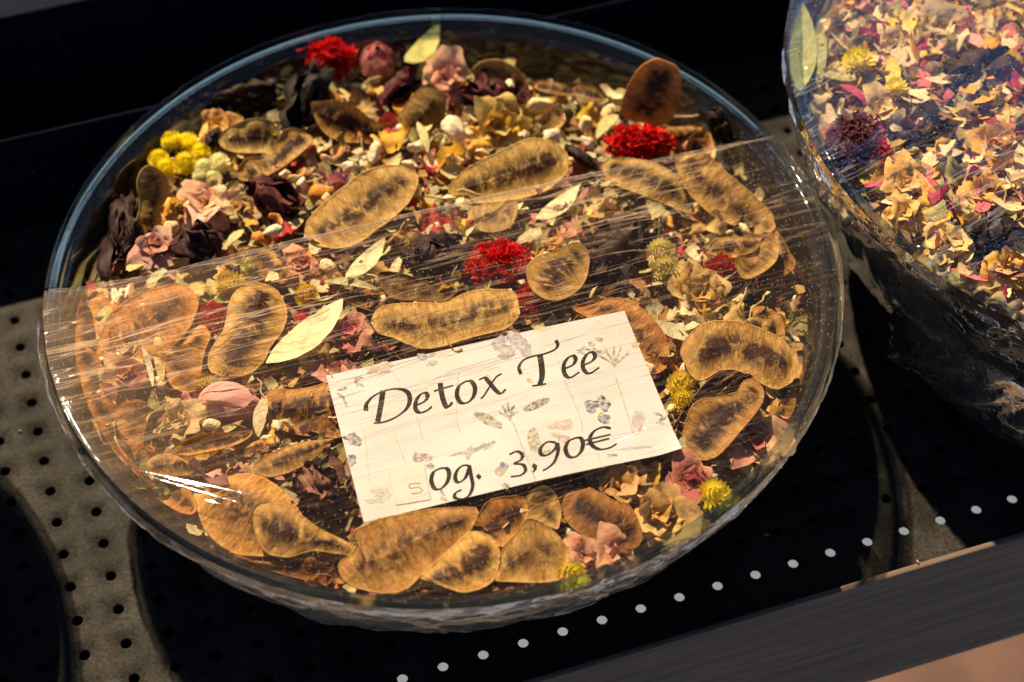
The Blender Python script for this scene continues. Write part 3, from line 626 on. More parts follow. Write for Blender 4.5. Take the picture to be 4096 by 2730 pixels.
# ------------------------------------------------------------------ contents of the labelled bowl: seed pods, traced one by one
ST = (0.25, -0.8, 0.55)
PODS = [
 ('A', [(735,930),(770,880),(830,855),(890,865),(960,915),(950,970),(900,1010),(850,1030),(790,1070),(740,1105),(725,1050),(718,970)], "brown pod leaning on the glass left of the yellow flower cluster", 0.02, (0.3,-0.8,0.6), (0.75,0.62,0.5)),
 ('A', [(850,1005),(790,1035),(745,1090),(720,1160),(680,1240),(640,1310),(615,1390),(612,1480),(622,1568),(660,1640),(740,1600),(800,1500),(850,1350),(880,1200),(880,1080)], "dark upright pod at the bowl's far left with a pale rim", 0.0, (0.6,-0.75,0.45), (0.16,0.12,0.1)),  # tint darkened to carry the shade of its backlit side
 ('A', [(880,1075),(905,1045),(950,1040),(1010,1075),(1050,1130),(1060,1200),(1040,1270),(1005,1310),(1010,1380),(980,1480),(930,1580),(927,1661),(947,1701),(877,1736),(812,1726),(787,1611),(800,1520),(840,1410),(870,1320),(875,1250),(860,1180),(862,1120)], "yellowish waisted pod standing on edge beside the peach rose", 0.02, (0.45,-0.7,0.6), (0.85,0.8,0.55)),
 ('A', [(1395,840),(1450,805),(1520,775),(1600,755),(1700,760),(1740,810),(1770,850),(1770,890),(1740,930),(1720,995),(1660,970),(1570,975),(1480,970),(1410,940),(1375,900)], "small olive-brown pod with a torn tip near the dark hibiscus", 0.03, (0.0,-0.5,0.85), (0.85,0.85,0.7)),
 ('A', [(1490,1090),(1560,1010),(1690,980),(1730,930),(1780,850),(1860,825),(1920,840),(1965,880),(1930,940),(1850,1010),(1750,1080),(1640,1140),(1570,1140),(1500,1130)], "brown pod tucked under the small olive-brown torn pod", 0.008, (-0.1,-0.25,0.95), (0.85,0.75,0.6)),
 ('B', [(250,540),(330,535),(430,525),(520,545),(590,590),(650,640),(720,680),(815,690),(760,770),(700,830),(600,820),(480,820),(400,790),(340,750),(300,690),(260,610)], "curved brown pod below the big dark hibiscus and red flower", 0.03, (0.1,-0.75,0.7), (0.9,0.75,0.5)),
 ('B', [(1070,405),(1130,440),(1180,500),(1185,580),(1160,680),(1120,720),(1060,750),(960,770),(900,740),(850,670),(890,590),(940,520),(1000,450)], "dull dark brown pod standing below the peach rose at the far side", 0.03, (-0.2,-0.7,0.7), (0.62,0.55,0.45)),
 ('B', [(1000,1070),(1000,1140),(960,1220),(890,1310),(800,1390),(690,1460),(600,1520),(490,1568),(390,1575),(290,1555),(230,1500),(215,1430),(250,1350),(300,1280),(400,1190),(500,1120),(620,1050),(740,1005),(840,990),(930,1010)], "large long pod with dark seed folds left of the bowl's middle", 0.02, (-0.1,-0.3,0.95), (1.0,0.92,0.75)),
 ('B', [(1210,1130),(1260,1070),(1330,1010),(1430,960),(1560,900),(1670,840),(1760,805),(1850,800),(1950,830),(2030,890),(2050,960),(2040,1020),(1980,1090),(1880,1160),(1770,1200),(1660,1225),(1500,1240),(1380,1245),(1290,1240),(1230,1190)], "largest uncovered long pod lying just behind the film's edge", 0.03, (0.0,-0.35,0.93), (1.05,1.0,0.8)),
 ('B', [(1350,1260),(1450,1245),(1600,1235),(1680,1240),(1690,1300),(1680,1360),(1640,1430),(1570,1455),(1480,1450),(1400,1410),(1350,1340)], "round dull pod half under the largest uncovered long pod", 0.012, (0.0,-0.2,0.97), (0.85,0.85,0.85)),
 ('B', [(1375,300),(1430,255),(1500,240),(1580,245),(1660,285),(1720,340),(1760,410),(1770,480),(1740,540),(1640,500),(1560,440),(1450,430),(1390,370)], "tan pod right of the peach rose at the far side of the heap", 0.03, (0.1,-0.85,0.5), (0.95,0.85,0.65)),
 ('B', [(1740,370),(1850,366),(1930,378),(2010,398),(2110,405),(2180,420),(2265,460),(2300,520),(2230,540),(2150,525),(2080,490),(1960,480),(1850,450),(1780,410)], "thin dark pod seen edge-on below the far right rim", 0.03, (0.0,-0.3,0.95), (0.55,0.45,0.35)),
 ('B', [(1760,760),(1800,700),(1880,630),(1960,570),(2000,600),(2005,700),(1960,740),(1850,760)], "small grey-tan pod behind the cream root chunks", 0.015, (0.1,-0.5,0.85), (0.95,0.9,0.8)),
 ('C', [(500,600),(510,500),(560,390),(620,310),(690,262),(760,245),(830,270),(880,295),(910,360),(915,450),(890,560),(850,640),(780,690),(700,680),(600,650)], "oval reddish-brown pod standing upright near the far right rim", 0.08, (-0.15,-0.93,0.3), (1.05,0.72,0.5)),
 ('C', [(700,710),(800,705),(900,705),(1000,700),(1060,720),(1020,760),(960,800),(900,845),(850,810),(780,760)], "curled brown pod just behind the red flower at the right", 0.03, (0.1,-0.5,0.85), (0.8,0.65,0.45)),
 ('C', [(940,900),(950,830),(990,770),(1050,745),(1110,745),(1130,800),(1140,860),(1100,910),(1050,930),(1000,935),(945,930)], "half-round pod with a cream crumb on it by the black stick", 0.03, (0.0,-0.6,0.8), (0.85,0.65,0.45)),
 ('C', [(360,980),(400,940),(470,920),(560,925),(680,950),(760,980),(860,1050),(960,1150),(1000,1240),(1010,1300),(940,1300),(830,1260),(700,1220),(600,1180),(480,1130),(400,1070),(365,1020)], "tapering olive pod in front of the red flower, under the film edge", 0.012, (-0.1,-0.3,0.95), (0.9,0.88,0.7)),
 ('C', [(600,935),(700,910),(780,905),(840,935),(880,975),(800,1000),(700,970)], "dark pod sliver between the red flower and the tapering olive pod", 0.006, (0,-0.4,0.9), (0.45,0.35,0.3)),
 ('C', [(870,950),(920,925),(1000,920),(1080,930),(1150,990),(1230,1060),(1350,1150),(1450,1230),(1530,1300),(1560,1370),(1570,1430),(1500,1460),(1420,1460),(1300,1420),(1180,1370),(1090,1320),(1010,1250),(960,1200),(920,1120),(880,1050),(865,990)], "long pale pod running down the right side under streaky film", 0.03, (0.15,-0.25,0.95), (1.05,0.95,0.75)),
 ('I', [(0,905),(80,905),(175,900),(170,940),(140,970),(60,1000),(0,1000),(-80,985),(-60,930)], "topmost small pod of the fan by the right rim", 0.035, (0.0,-0.2,0.97), (0.95,0.85,0.65)),
 ('I', [(180,895),(220,910),(255,960),(250,1020),(220,1060),(150,1100),(90,1110),(50,1060),(60,1010),(140,980),(170,930)], "middle pod of the fan by the right rim", 0.022, (0.0,-0.2,0.97), (1.0,0.9,0.7)),
 ('I', [(250,860),(285,920),(320,990),(340,1010),(330,1060),(260,1110),(200,1160),(120,1170),(60,1135),(130,1050),(220,980),(240,900)], "lowest and darkest pod of the fan by the right rim", 0.008, (0.0,-0.2,0.97), (0.8,0.62,0.45)),
 ('G', [(680,280),(700,220),(740,180),(800,140),(900,125),(1000,125),(1100,150),(1200,190),(1260,240),(1300,320),(1290,390),(1250,440),(1180,470),(1100,440),(1050,405),(960,375),(880,385),(820,425),(770,440),(720,390),(700,340),(685,320)], "broad kidney-shaped pod right of the paper label", 0.03, (0.1,-0.2,0.97), (1.0,0.9,0.72)),
 ('G', [(1000,140),(1010,110),(1060,90),(1130,95),(1170,120),(1195,175),(1180,200),(1080,180)], "pod corner poking out behind the broad kidney-shaped pod", 0.018, (0.1,-0.3,0.95), (0.9,0.85,0.6)),
 ('G', [(710,650),(740,580),(800,530),(900,510),(970,490),(1010,430),(1060,415),(1110,450),(1120,520),(1100,580),(1050,650),(990,720),(930,790),(860,845),(780,845),(720,810),(695,740)], "glossy brown wavy pod at the label's right-hand corner", 0.028, (-0.2,-0.2,0.95), (0.75,0.62,0.5)),
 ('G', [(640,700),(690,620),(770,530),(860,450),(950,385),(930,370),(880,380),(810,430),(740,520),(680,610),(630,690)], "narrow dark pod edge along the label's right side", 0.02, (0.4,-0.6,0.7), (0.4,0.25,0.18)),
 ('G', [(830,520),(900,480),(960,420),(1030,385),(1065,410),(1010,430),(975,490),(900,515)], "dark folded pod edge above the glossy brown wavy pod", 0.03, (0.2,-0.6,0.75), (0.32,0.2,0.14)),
 ('G', [(120,60),(200,20),(300,0),(400,20),(490,80),(560,150),(610,220),(625,300),(600,370),(550,405),(500,400),(430,300),(330,180),(200,110)], "smooth brown pod half hidden behind the label's upper right corner", 0.0, (0.0,-0.15,0.98), (0.95,0.66,0.42)),
 ('G', [(70,1130),(60,1060),(110,980),(180,960),(260,1000),(340,1050),(400,1060),(445,1110),(480,1200),(480,1260),(440,1300),(370,1305),(280,1285),(200,1250),(130,1200)], "dark pod with an orange-brown rim below the label's right part", 0.018, (0.0,-0.2,0.97), (0.55,0.38,0.25)),
 ('E', [(1380,370),(1450,350),(1540,370),(1600,430),(1640,520),(1640,610),(1600,690),(1540,760),(1510,830),(1450,900),(1360,940),(1270,945),(1180,930),(1145,880),(1150,800),(1190,730),(1240,660),(1260,590),(1275,500),(1310,430)], "large waisted pod left of the pale folded leaf", 0.03, (0.0,-0.15,0.98), (1.05,0.95,0.8)),
 ('E', [(440,840),(450,760),(480,640),(540,560),(640,470),(760,420),(870,380),(930,355),(1010,370),(1060,410),(1080,500),(1050,620),(1000,700),(930,770),(830,830),(700,850),(560,850)], "big smooth amber pod under the film near the left rim", 0.022, (-0.15,-0.2,0.95), (1.05,0.72,0.48)),
 ('E', [(760,770),(880,760),(960,770),(1040,680),(1090,610),(1130,620),(1165,690),(1140,760),(1110,880),(1090,1000),(1020,1025),(930,1000),(890,940),(850,850)], "torn amber pod half beside the large waisted pod", 0.03, (0.1,-0.1,0.98), (1.1,0.8,0.5)),
 ('E', [(345,490),(385,500),(430,560),(450,680),(450,800),(460,900),(480,960),(420,1020),(370,1000),(335,930),(320,800),(330,620)], "amber pod pressed against the left glass with two pale edges", 0.0, (0.6,-0.3,0.75), (0.85,0.5,0.25)),
 ('E', [(1330,145),(1400,130),(1500,130),(1560,150),(1580,200),(1640,240),(1660,330),(1620,370),(1560,350),(1480,310),(1420,270),(1370,210)], "small brown pod where the film edge crosses the bowl's left half", 0.02, (0.0,-0.3,0.95), (0.9,0.75,0.55)),
 ('E', [(1500,1160),(1480,1090),(1550,1040),(1700,1040),(1850,1000),(1960,980),(2010,1100),(2010,1310),(1850,1330),(1720,1320),(1600,1290),(1530,1230)], "brown pod disappearing under the label's left edge", -0.012, (0.0,-0.2,0.97), (0.95,0.7,0.48)),
 ('H', [(340,150),(420,100),(520,60),(620,40),(720,30),(690,70),(600,120),(500,160),(440,172),(390,165)], "slender pod lying on top of another left of the label", 0.035, (0.0,-0.2,0.97), (1.1,0.85,0.5)),
 ('H', [(220,180),(260,140),(340,130),(390,160),(450,170),(560,150),(680,90),(770,70),(770,110),(650,150),(560,180),(480,220),(400,235),(300,235),(240,215)], "slender pod below the one that lies on top, left of the label", 0.022, (0.0,-0.3,0.95), (1.0,0.78,0.5)),
 ('H', [(720,200),(760,160),(820,130),(920,90),(1090,60),(1060,100),(1010,160),(930,215),(850,245),(790,250),(730,230)], "slim brown pod above the dark gap left of the label", 0.03, (0.0,-0.2,0.97), (0.9,0.78,0.55)),
 ('H', [(455,370),(480,310),(540,260),(620,230),(700,225),(780,250),(850,300),(910,360),(960,440),(930,500),(860,560),(800,610),(700,610),(620,590),(540,540),(480,470)], "big round amber pod under the bright film creases", 0.022, (0.0,-0.15,0.98), (1.1,0.85,0.55)),
 ('H', [(720,450),(740,390),(800,370),(880,380),(950,430),(1040,490),(1130,530),(1195,570),(1190,610),(1100,600),(1000,590),(900,620),(830,620),(780,600),(740,540)], "pod with a long tail lying over the big round amber pod", 0.037, (0.0,-0.2,0.97), (0.92,0.8,0.62)),
 ('H', [(600,600),(750,640),(900,635),(1000,610),(1090,590),(1150,610),(1190,640),(1150,700),(1130,770),(1000,740),(850,700),(700,650)], "dark amber pod along the near rim below the tailed pod", 0.008, (0.0,-0.5,0.85), (0.8,0.5,0.3)),
 ('H', [(1140,650),(1190,620),(1210,560),(1190,520),(1260,480),(1310,450),(1440,420),(1560,395),(1680,390),(1775,400),(1770,450),(1730,520),(1650,590),(1570,660),(1510,720),(1450,780),(1380,810),(1280,800),(1200,780),(1150,740),(1120,690)], "largest dark-centred pod below the label at the near rim", 0.032, (0.0,-0.25,0.97), (0.9,0.72,0.5)),
 ('H', [(1510,720),(1560,660),(1640,590),(1700,530),(1750,500),(1820,515),(1870,560),(1885,620),(1870,690),(1840,745),(1760,780),(1690,785),(1620,760),(1560,735)], "bright round single-seed pod overlapping the largest dark-centred pod", 0.036, (0.05,-0.25,0.97), (1.25,1.15,0.9)),
 ('H', [(1860,740),(1870,690),(1885,620),(1900,580),(1960,520),(2010,455),(2080,470),(2150,520),(2200,580),(2220,640),(2200,700),(2150,740),(2050,750),(1960,745)], "rightmost round pod of the three below the label", 0.028, (0.0,-0.25,0.97), (1.0,0.9,0.72)),
 ('H', [(1740,490),(1780,430),(1830,370),(1930,340),(2000,345),(2015,420),(2000,490),(1950,550),(1885,580),(1830,515)], "rust-brown pod directly under the label's lower edge", 0.018, (0.0,-0.3,0.95), (0.95,0.68,0.42)),
 ('H', [(2010,345),(2080,300),(2140,330),(2170,400),(2165,470),(2150,505),(2100,480),(2020,450),(2015,400)], "small grey-brown pod next to the rust-brown one under the label", 0.014, (0.0,-0.3,0.95), (0.88,0.8,0.68)),
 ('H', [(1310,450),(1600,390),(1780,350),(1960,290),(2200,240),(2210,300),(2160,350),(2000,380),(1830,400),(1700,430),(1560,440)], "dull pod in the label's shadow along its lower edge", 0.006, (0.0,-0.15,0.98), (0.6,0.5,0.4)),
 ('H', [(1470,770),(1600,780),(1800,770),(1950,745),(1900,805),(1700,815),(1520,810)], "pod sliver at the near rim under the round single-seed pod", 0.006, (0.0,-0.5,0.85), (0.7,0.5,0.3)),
 ('F', [(345,470),(360,420),(410,390),(500,380),(600,370),(700,370),(780,330),(860,310),(950,305),(1030,315),(1060,400),(1050,450),(990,500),(900,530),(800,560),(700,590),(610,605),(540,590),(450,545),(380,520)], "long bone-shaped pod lying just behind the paper label", 0.03, (0.0,-0.2,0.97), (1.05,0.98,0.78)),
 ('F', [(1090,260),(1100,200),(1150,150),(1220,130),(1320,100),(1380,130),(1395,200),(1370,290),(1320,350),(1250,390),(1180,390),(1120,350)], "round grey-brown pod right of the middle red flower", 0.03, (0.1,-0.2,0.97), (0.8,0.72,0.62)),
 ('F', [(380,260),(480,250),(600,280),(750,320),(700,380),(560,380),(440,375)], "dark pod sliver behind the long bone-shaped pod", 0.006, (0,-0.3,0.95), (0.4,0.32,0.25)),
 ('G', [(400,1080),(470,1060),(560,1110),(640,1180),(760,1130),(790,1150),(650,1230),(560,1290),(520,1300)], "thin curved pod along the near right rim under the yellow rose", -0.06, (0.0,-0.6,0.8), (0.8,0.55,0.3)),
 ('H', [(30,30),(70,60),(110,130),(170,190),(220,240),(300,330),(370,420),(430,470),(350,440),(260,330),(160,220),(80,120)], "long amber pod edge-on against the near left glass", 0.0, (0.6,-0.1,0.75), (0.75,0.42,0.2)),
 ('H', [(60,10),(110,60),(150,100),(200,190),(250,200),(300,290),(260,280),(200,230),(140,140),(80,70)], "amber pod edge beside the one against the near left glass", 0.014, (0.6,-0.1,0.75), (0.95,0.6,0.3)),
 ('E', [(560,1180),(600,1130),(680,1110),(760,1120),(800,1180),(780,1260),(720,1330),(640,1350),(590,1290)], "hazy amber pod left of the cream rose under the film", 0.01, (0.2,-0.2,0.95), (0.8,0.55,0.32)),
 ('E', [(860,1180),(780,1200),(740,1300),(735,1370),(760,1420),(800,1440),(790,1380),(800,1300),(860,1240)], "curled amber pod edge below the hazy amber pod", 0.02, (0.4,-0.3,0.85), (0.85,0.6,0.35)),
]
for x, y, L_, w_, a_, dz, tint, label in [
        (215,870,150,60,1.35,-.012,(1.0,.62,.36),"amber pod beneath the red and orange clump by the left glass"), (262,985,170,62,1.0,-.014,(.95,.6,.34),"amber pod lying along the left glass beside the tan rose"),
        (330,1062,170,66,.75,-.014,(1.0,.68,.4),"amber pod along the glass just above the bright film creases"), (395,1130,160,62,.65,-.016,(.95,.62,.36),"amber pod under the bright film creases at the near left"),
        (600,1265,200,58,.35,-.012,(.9,.62,.38),"brown pod along the near rim under the tailed pod"), (700,1190,150,70,-.5,-.022,(.8,.62,.42),"brown pod beneath the papery hibiscus left of the label"),
        (430,1035,150,60,-.25,-.012,(1.0,.72,.42),"amber pod beneath the slender pair left of the label"), (250,735,130,70,1.2,-.01,(1.05,.68,.4),"amber pod behind the big smooth amber pod"),
        (1330,1185,150,74,.4,-.02,(.8,.62,.42),"brown pod beneath the ochre rose below the label"), (1120,1345,210,50,-.08,-.014,(.9,.66,.4),"brown pod along the near rim in front of the round pods"),
        (860,690,150,56,.3,-.02,(.75,.62,.45),"dull pod between button flower and bone-shaped pod"), (1770,760,120,60,1.2,-.016,(.85,.66,.42),"brown pod by the right glass above the kidney-shaped pod"),
        (1800,930,130,54,1.9,-.02,(.8,.6,.38),"brown pod by the right glass behind the cream and magenta rose"), (1400,760,140,70,.7,-.024,(.8,.64,.45),"dull pod between the round grey-brown pod and label")]:
    ca, sa = math.cos(a_), math.sin(a_)
    PODS.append(('P', [(x+L_/2*math.cos(q)*ca-(w_/2*math.sin(q)+w_*.18*math.cos(q)**2)*sa, y+L_/2*math.cos(q)*sa+(w_/2*math.sin(q)+w_*.18*math.cos(q)**2)*ca) for q in [2*math.pi*k/12 for k in range(12)]], label, dz, None, tint))
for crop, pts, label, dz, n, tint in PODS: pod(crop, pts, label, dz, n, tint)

# ------------------------------------------------------------------ flowers
PINK = (0.78, 0.28, 0.25); PEACH = (0.90, 0.50, 0.28); CREAMP = (0.92, 0.60, 0.34); YEL = (0.78, 0.46, 0.10); MAG = (0.48, 0.05, 0.09); TAN = (0.55, 0.34, 0.13)
bud(528, 926, 138, (1, -0.05, 0.05), [PINK, (0.92, 0.44, 0.40), (0.86, 0.36, 0.34), (0.95, 0.55, 0.44)], "pink closed rosebud under the film left of the label", -0.005)
rose(475, 470, 125, (-0.1, -0.5, 1), [PEACH, CREAMP, PEACH, (0.78, 0.45, 0.36)], "peach-pink rose beside the white berry-like flowers", 0.35, -0.03, 2)
bud(868, 140, 105, (0.05, -0.15, 1), [MAG, (0.5, 0.13, 0.14), (0.6, 0.22, 0.2), (0.42, 0.09, 0.11)], "dusky pink rosebud standing at the far rim", 0.03, 4, fat=0.85)
rose(1030, 180, 105, (0.0, -0.6, 0.8), [(0.72, 0.3, 0.2), (0.78, 0.4, 0.26), (0.74, 0.36, 0.25)], "peach rose at the far side between olive leaf and tan pod", 0.4, -0.015, 3)
rose(1728, 1002, 115, (0.15, -0.35, 0.9), [MAG, (0.78, 0.45, 0.22), (0.76, 0.4, 0.24), (0.7, 0.26, 0.2)], "cream and magenta rose at the near right rim", 0.5, -0.04, 4)
rose(1512, 1182, 112, (0.0, -0.4, 0.9), [(0.6, 0.3, 0.06), (0.78, 0.46, 0.12), (0.8, 0.5, 0.16)], "yellow-orange crumpled rose below the label's right corner", 0.35, -0.035, 0, 18)
rose(1590, 1102, 92, (0.0, -0.3, 0.95), [MAG, (0.5, 0.12, 0.1), (0.56, 0.2, 0.14)], "wine-red rose above the yellow-orange crumpled rose", 0.4, -0.035)
rose(1145, 288, 112, (0.1, -0.6, 0.8), [(0.66, 0.36, 0.03), (0.8, 0.48, 0.05), (0.78, 0.5, 0.10)], "golden yellow rose among the cream root chunks", 0.55, -0.02, 2)
rose(408, 962, 92, (0.0, -0.2, 1), [TAN, (0.62, 0.40, 0.16), (0.66, 0.45, 0.2)], "small tan rose under the film near the left rim", 0.55, -0.035, 3)
rose(362, 570, 92, (-0.2, -0.5, 0.9), [(0.5, 0.2, 0.16), (0.66, 0.36, 0.28), (0.6, 0.3, 0.24)], "crinkled mauve rose right of the yellowish waisted pod", 0.6, -0.02, 0, 12)
rose(1420, 1118, 120, (-0.1, -0.3, 0.95), [(0.5, 0.26, 0.06), (0.6, 0.34, 0.1), (0.56, 0.32, 0.12)], "ochre rose with green sepals just below the label", 0.6, -0.04, 4)
rose(1608, 668, 118, (0.1, -0.4, 0.9), [(0.62, 0.36, 0.06), (0.78, 0.48, 0.12), (0.76, 0.5, 0.18)], "yellow rose left of the fan of pods under the film", 0.6, -0.035, 0, 16)
rose(800, 762, 80, (0.0, -0.3, 0.95), [MAG, (0.55, 0.14, 0.13), (0.5, 0.2, 0.14)], "small wine-red rose behind the label's left part", 0.6, -0.035, 2, 10)
rose(775, 850, 95, (0.1, -0.2, 0.95), [(0.6, 0.18, 0.14), (0.68, 0.28, 0.2), (0.62, 0.22, 0.16)], "rose-red petals tucked under the label's upper left corner", 0.7, -0.04, 0, 8)
rose(1345, 1275, 85, (0.0, -0.4, 0.9), [(0.6, 0.24, 0.14), (0.72, 0.4, 0.24), (0.66, 0.28, 0.18)], "pale coral rose at the near rim below the ochre rose", 0.6, -0.04, 2, 9)
rose(1420, 1275, 75, (0.2, -0.4, 0.9), [(0.66, 0.24, 0.12), (0.74, 0.34, 0.2)], "orange-pink petal cup at the near rim", 0.5, -0.035, 0, 7)
rose(558, 478, 78, (0.1, -0.5, 0.9), [(0.66, 0.38, 0.10), (0.72, 0.46, 0.18), (0.76, 0.42, 0.12)], "small honey-coloured rose next to the peach-pink rose", 0.3, -0.01, 2, 9)
rose(500, 285, 95, (-0.2, -0.6, 0.8), [(0.66, 0.32, 0.05), (0.76, 0.42, 0.08), (0.74, 0.38, 0.1)], "orange-yellow rose below the stretched hibiscus", 0.7, 0.0, 0, 10)
rose(280, 855, 95, (0.2, -0.2, 1), [(0.6, 0.24, 0.1), (0.74, 0.46, 0.2), (0.5, 0.14, 0.12)], "red and orange petal clump hugging the left glass", 0.9, -0.02, 2, 9)
rose(900, 800, 70, (0.0, -0.3, 1), [(0.35, 0.09, 0.06), (0.4, 0.14, 0.07)], "dusky small rose between the bone-shaped pod and label", 0.6, -0.06, 1, 8)
rose(690, 600, 72, (0.0, -0.3, 1), [(0.55, 0.12, 0.08), (0.66, 0.26, 0.14)], "coral-red petal clump right of the small brown pod at the film edge", 0.8, -0.03, 0, 7)
cockscomb(762, 135, 135, 110, "crested red flower at the far rim with orange bracts", (-0.1, -0.75, 0.65), 0.03, (1, 1, 1), 5)
cockscomb(1468, 330, 180, 100, "bright red crested flower near the right, just behind the film", (0.0, -0.65, 0.75), 0.02, (1.05, 1, 1), 6)
cockscomb(1148, 612, 165, 120, "wide red crested flower under the film in the bowl's middle", (0.0, -0.2, 1), -0.01, (0.95, 1, 1))
cockscomb(1212, 695, 62, 95, "narrow red crest hanging down from the middle red flower", (0.0, -0.3, 1), -0.015, (0.8, 1, 1))
cockscomb(1657, 622, 82, 75, "small red flower tucked beside the fan of pods", (0.1, -0.3, 1), -0.01, (0.8, 1, 1))
cockscomb(490, 735, 70, 85, "red flower scrap left of the large waisted pod", (0.0, -0.3, 1), -0.005, (0.85, 1, 1))
YF = (1.0, 0.82, 0.03); PALE = (0.95, 0.88, 0.45)
heads([(365,368,21),(396,326,21),(432,330,22),(462,352,20),(382,388,21),(425,376,22)], "cluster of six bright yellow flower balls at the far left", YF, 0.04)
heads([(470,388,20),(503,377,21),(490,412,17),(462,405,16)], "cluster of whitish flower balls beside the yellow cluster", PALE, 0.04)
heads([(528,655,27)], "single yellow flower above the large waisted pod", (0.8, 0.6, 0.05), 0.005)
heads([(703,680,22)], "single orange-yellow button flower right of the waisted pod", (0.8, 0.5, 0.02), 0.005)
heads([(1565,888,27),(1572,925,23)], "pair of yellow flower balls right of the label", (0.8, 0.6, 0.03), 0.0)
heads([(1640,1140,27)], "spiky yellow flower at the near right rim", YF, 0.0, 2)
heads([(1518,583,28),(1532,622,27)], "pale yellow flower pair under the film right of middle", (0.78, 0.66, 0.22), 0.01)
heads([(1308,1328,27)], "spiky yellow flower at the near rim below the round pods", YF, 0.0, 2)
heads([(578,612,20)], "pale lemon flower half under the film's upper edge", (0.76, 0.68, 0.25), 0.0)
heads([(470,885,22)], "hazy yellow flower above the pink rosebud", (0.6, 0.42, 0.05), -0.01)
DK = (0.024, 0.012, 0.007); DR = (0.06, 0.014, 0.012)
hibiscus(490, 240, 640, 205, 55, "stretched black-brown hibiscus at the far left of the heap", DK, 0.03)
hibiscus(735, 160, 665, 300, 80, "big black hibiscus below the far red flower", (0.024, 0.016, 0.011), 0.03, 0.03)
hibiscus(575, 430, 700, 490, 75, "wine-black hibiscus below the small olive-brown pod", DR, 0.02)
hibiscus(500, 545, 400, 590, 85, "crumpled purple hibiscus just above the film's left edge", (0.05, 0.02, 0.018), 0.02)
hibiscus(300, 460, 258, 640, 65, "dark hibiscus strip between the upright pods at the left glass", (0.03, 0.013, 0.01), 0.0, 0.02)
hibiscus(935, 610, 1080, 560, 85, "dark hibiscus under the film left of the middle red flower", (0.035, 0.015, 0.012), -0.01)
hibiscus(1340, 640, 1480, 520, 110, "wide dark hibiscus under the film right of the round pod", (0.035, 0.018, 0.012), -0.015)
hibiscus(960, 175, 885, 240, 60, "small black hibiscus left of the dull dark brown pod", DR, 0.015)
hibiscus(1070, 215, 1210, 240, 75, "reddish-black hibiscus in front of the tan far pod", DR, 0.015)
hibiscus(1645, 245, 1655, 330, 42, "upright black hibiscus stick by the right glass", DK, 0.02, 0.09)
hibiscus(1300, 340, 1375, 385, 26, "thin black hibiscus stick left of the bright red flower", DK, 0.02)
hibiscus(690, 1140, 800, 1130, 100, "brown papery hibiscus left of the label's lower half", (0.16, 0.07, 0.045), -0.01)
hibiscus(505, 300, 470, 350, 30, "short black hibiscus scrap right of the yellow cluster", DK, 0.03, 0.02)
hibiscus(1240, 1225, 1300, 1270, 60, "dark hibiscus in the gap beneath the round pods", DR, -0.03)
hibiscus(840, 770, 905, 830, 70, "dark reddish hibiscus between small red rose and label", DR, -0.03)
hibiscus(1600, 1150, 1660, 1180, 55, "black hibiscus scrap under the spiky yellow flower", DK, -0.03)
hibiscus(1700, 700, 1760, 640, 45, "dark hibiscus below the fan of pods by the right glass", DK, -0.01)
hibiscus(1680, 545, 1740, 520, 60, "dark hibiscus between the long pale pod and fan of pods", DK, -0.03)

# ------------------------------------------------------------------ root chunks, peel, petals, leaves one can tell apart
def nm(x, y):
    best = min(LAND, key=lambda l: (l[0]-x)**2+(l[1]-y)**2); return best[2]
LAND = [(762,135,"the far red flower"),(870,130,"the standing rosebud"),(1030,175,"the far peach rose"),(1240,240,"the biggest root chunk"),(1500,220,"the upright oval pod"),(1470,330,"the bright red flower"),
        (1145,290,"the golden rose"),(970,250,"the dull dark pod"),(800,270,"the curved brown pod"),(580,320,"the torn olive pod"),(400,345,"the yellow cluster"),(475,470,"the peach-pink rose"),(645,460,"the wine-black hibiscus"),
        (460,575,"the purple hibiscus"),(835,490,"the large long pod"),(1170,395,"the largest uncovered pod"),(1150,610,"the middle red flower"),(1290,640,"the round grey-brown pod"),(1600,660,"the yellow rose"),(1670,450,"the long pale pod"),
        (570,760,"the large waisted pod"),(330,740,"the big amber pod"),(525,925,"the pink rosebud"),(700,780,"the folded leaf"),(1020,730,"the bone-shaped pod"),(1690,810,"the kidney-shaped pod"),(1730,1000,"the cream and magenta rose"),
        (1520,1190,"the yellow-orange rose"),(1150,960,"the paper label"),(950,1270,"the dark-centred pod"),(1220,1270,"the rightmost round pod"),(540,1130,"the round amber pod"),(700,1050,"the slim brown pod")]
for i, (x, y, s, dz) in enumerate([(1240,240,88,.03),(1042,293,80,.03),(1265,312,62,.02),(1345,285,60,.03),(1352,328,48,.02),(625,530,56,.02),(392,522,54,.02),(860,350,72,.01),(960,335,62,.02),(1395,262,40,.02),
        (1170,208,60,.02),(690,425,46,.015),(750,455,40,.015),(1075,305,40,.01),(800,385,44,.01),(1110,350,40,.01),(1290,275,42,.01),(1030,455,38,.01),(1200,245,40,.01),(655,400,36,.01),(940,380,40,.005),(1320,365,40,.01),(540,500,40,.0),(610,1010,40,.0)]):
    place(CHUNK[i % 8], "root_chunk", x, y, s, f"{'large' if s > 70 else 'small'} cream root chunk beside {nm(x+1, y)}" if i else "biggest cream root chunk, below the tan pod at the far side", "root", "cream root chunks", (1, 1, 1) if i % 3 else (1.0, .86, .62), dz)
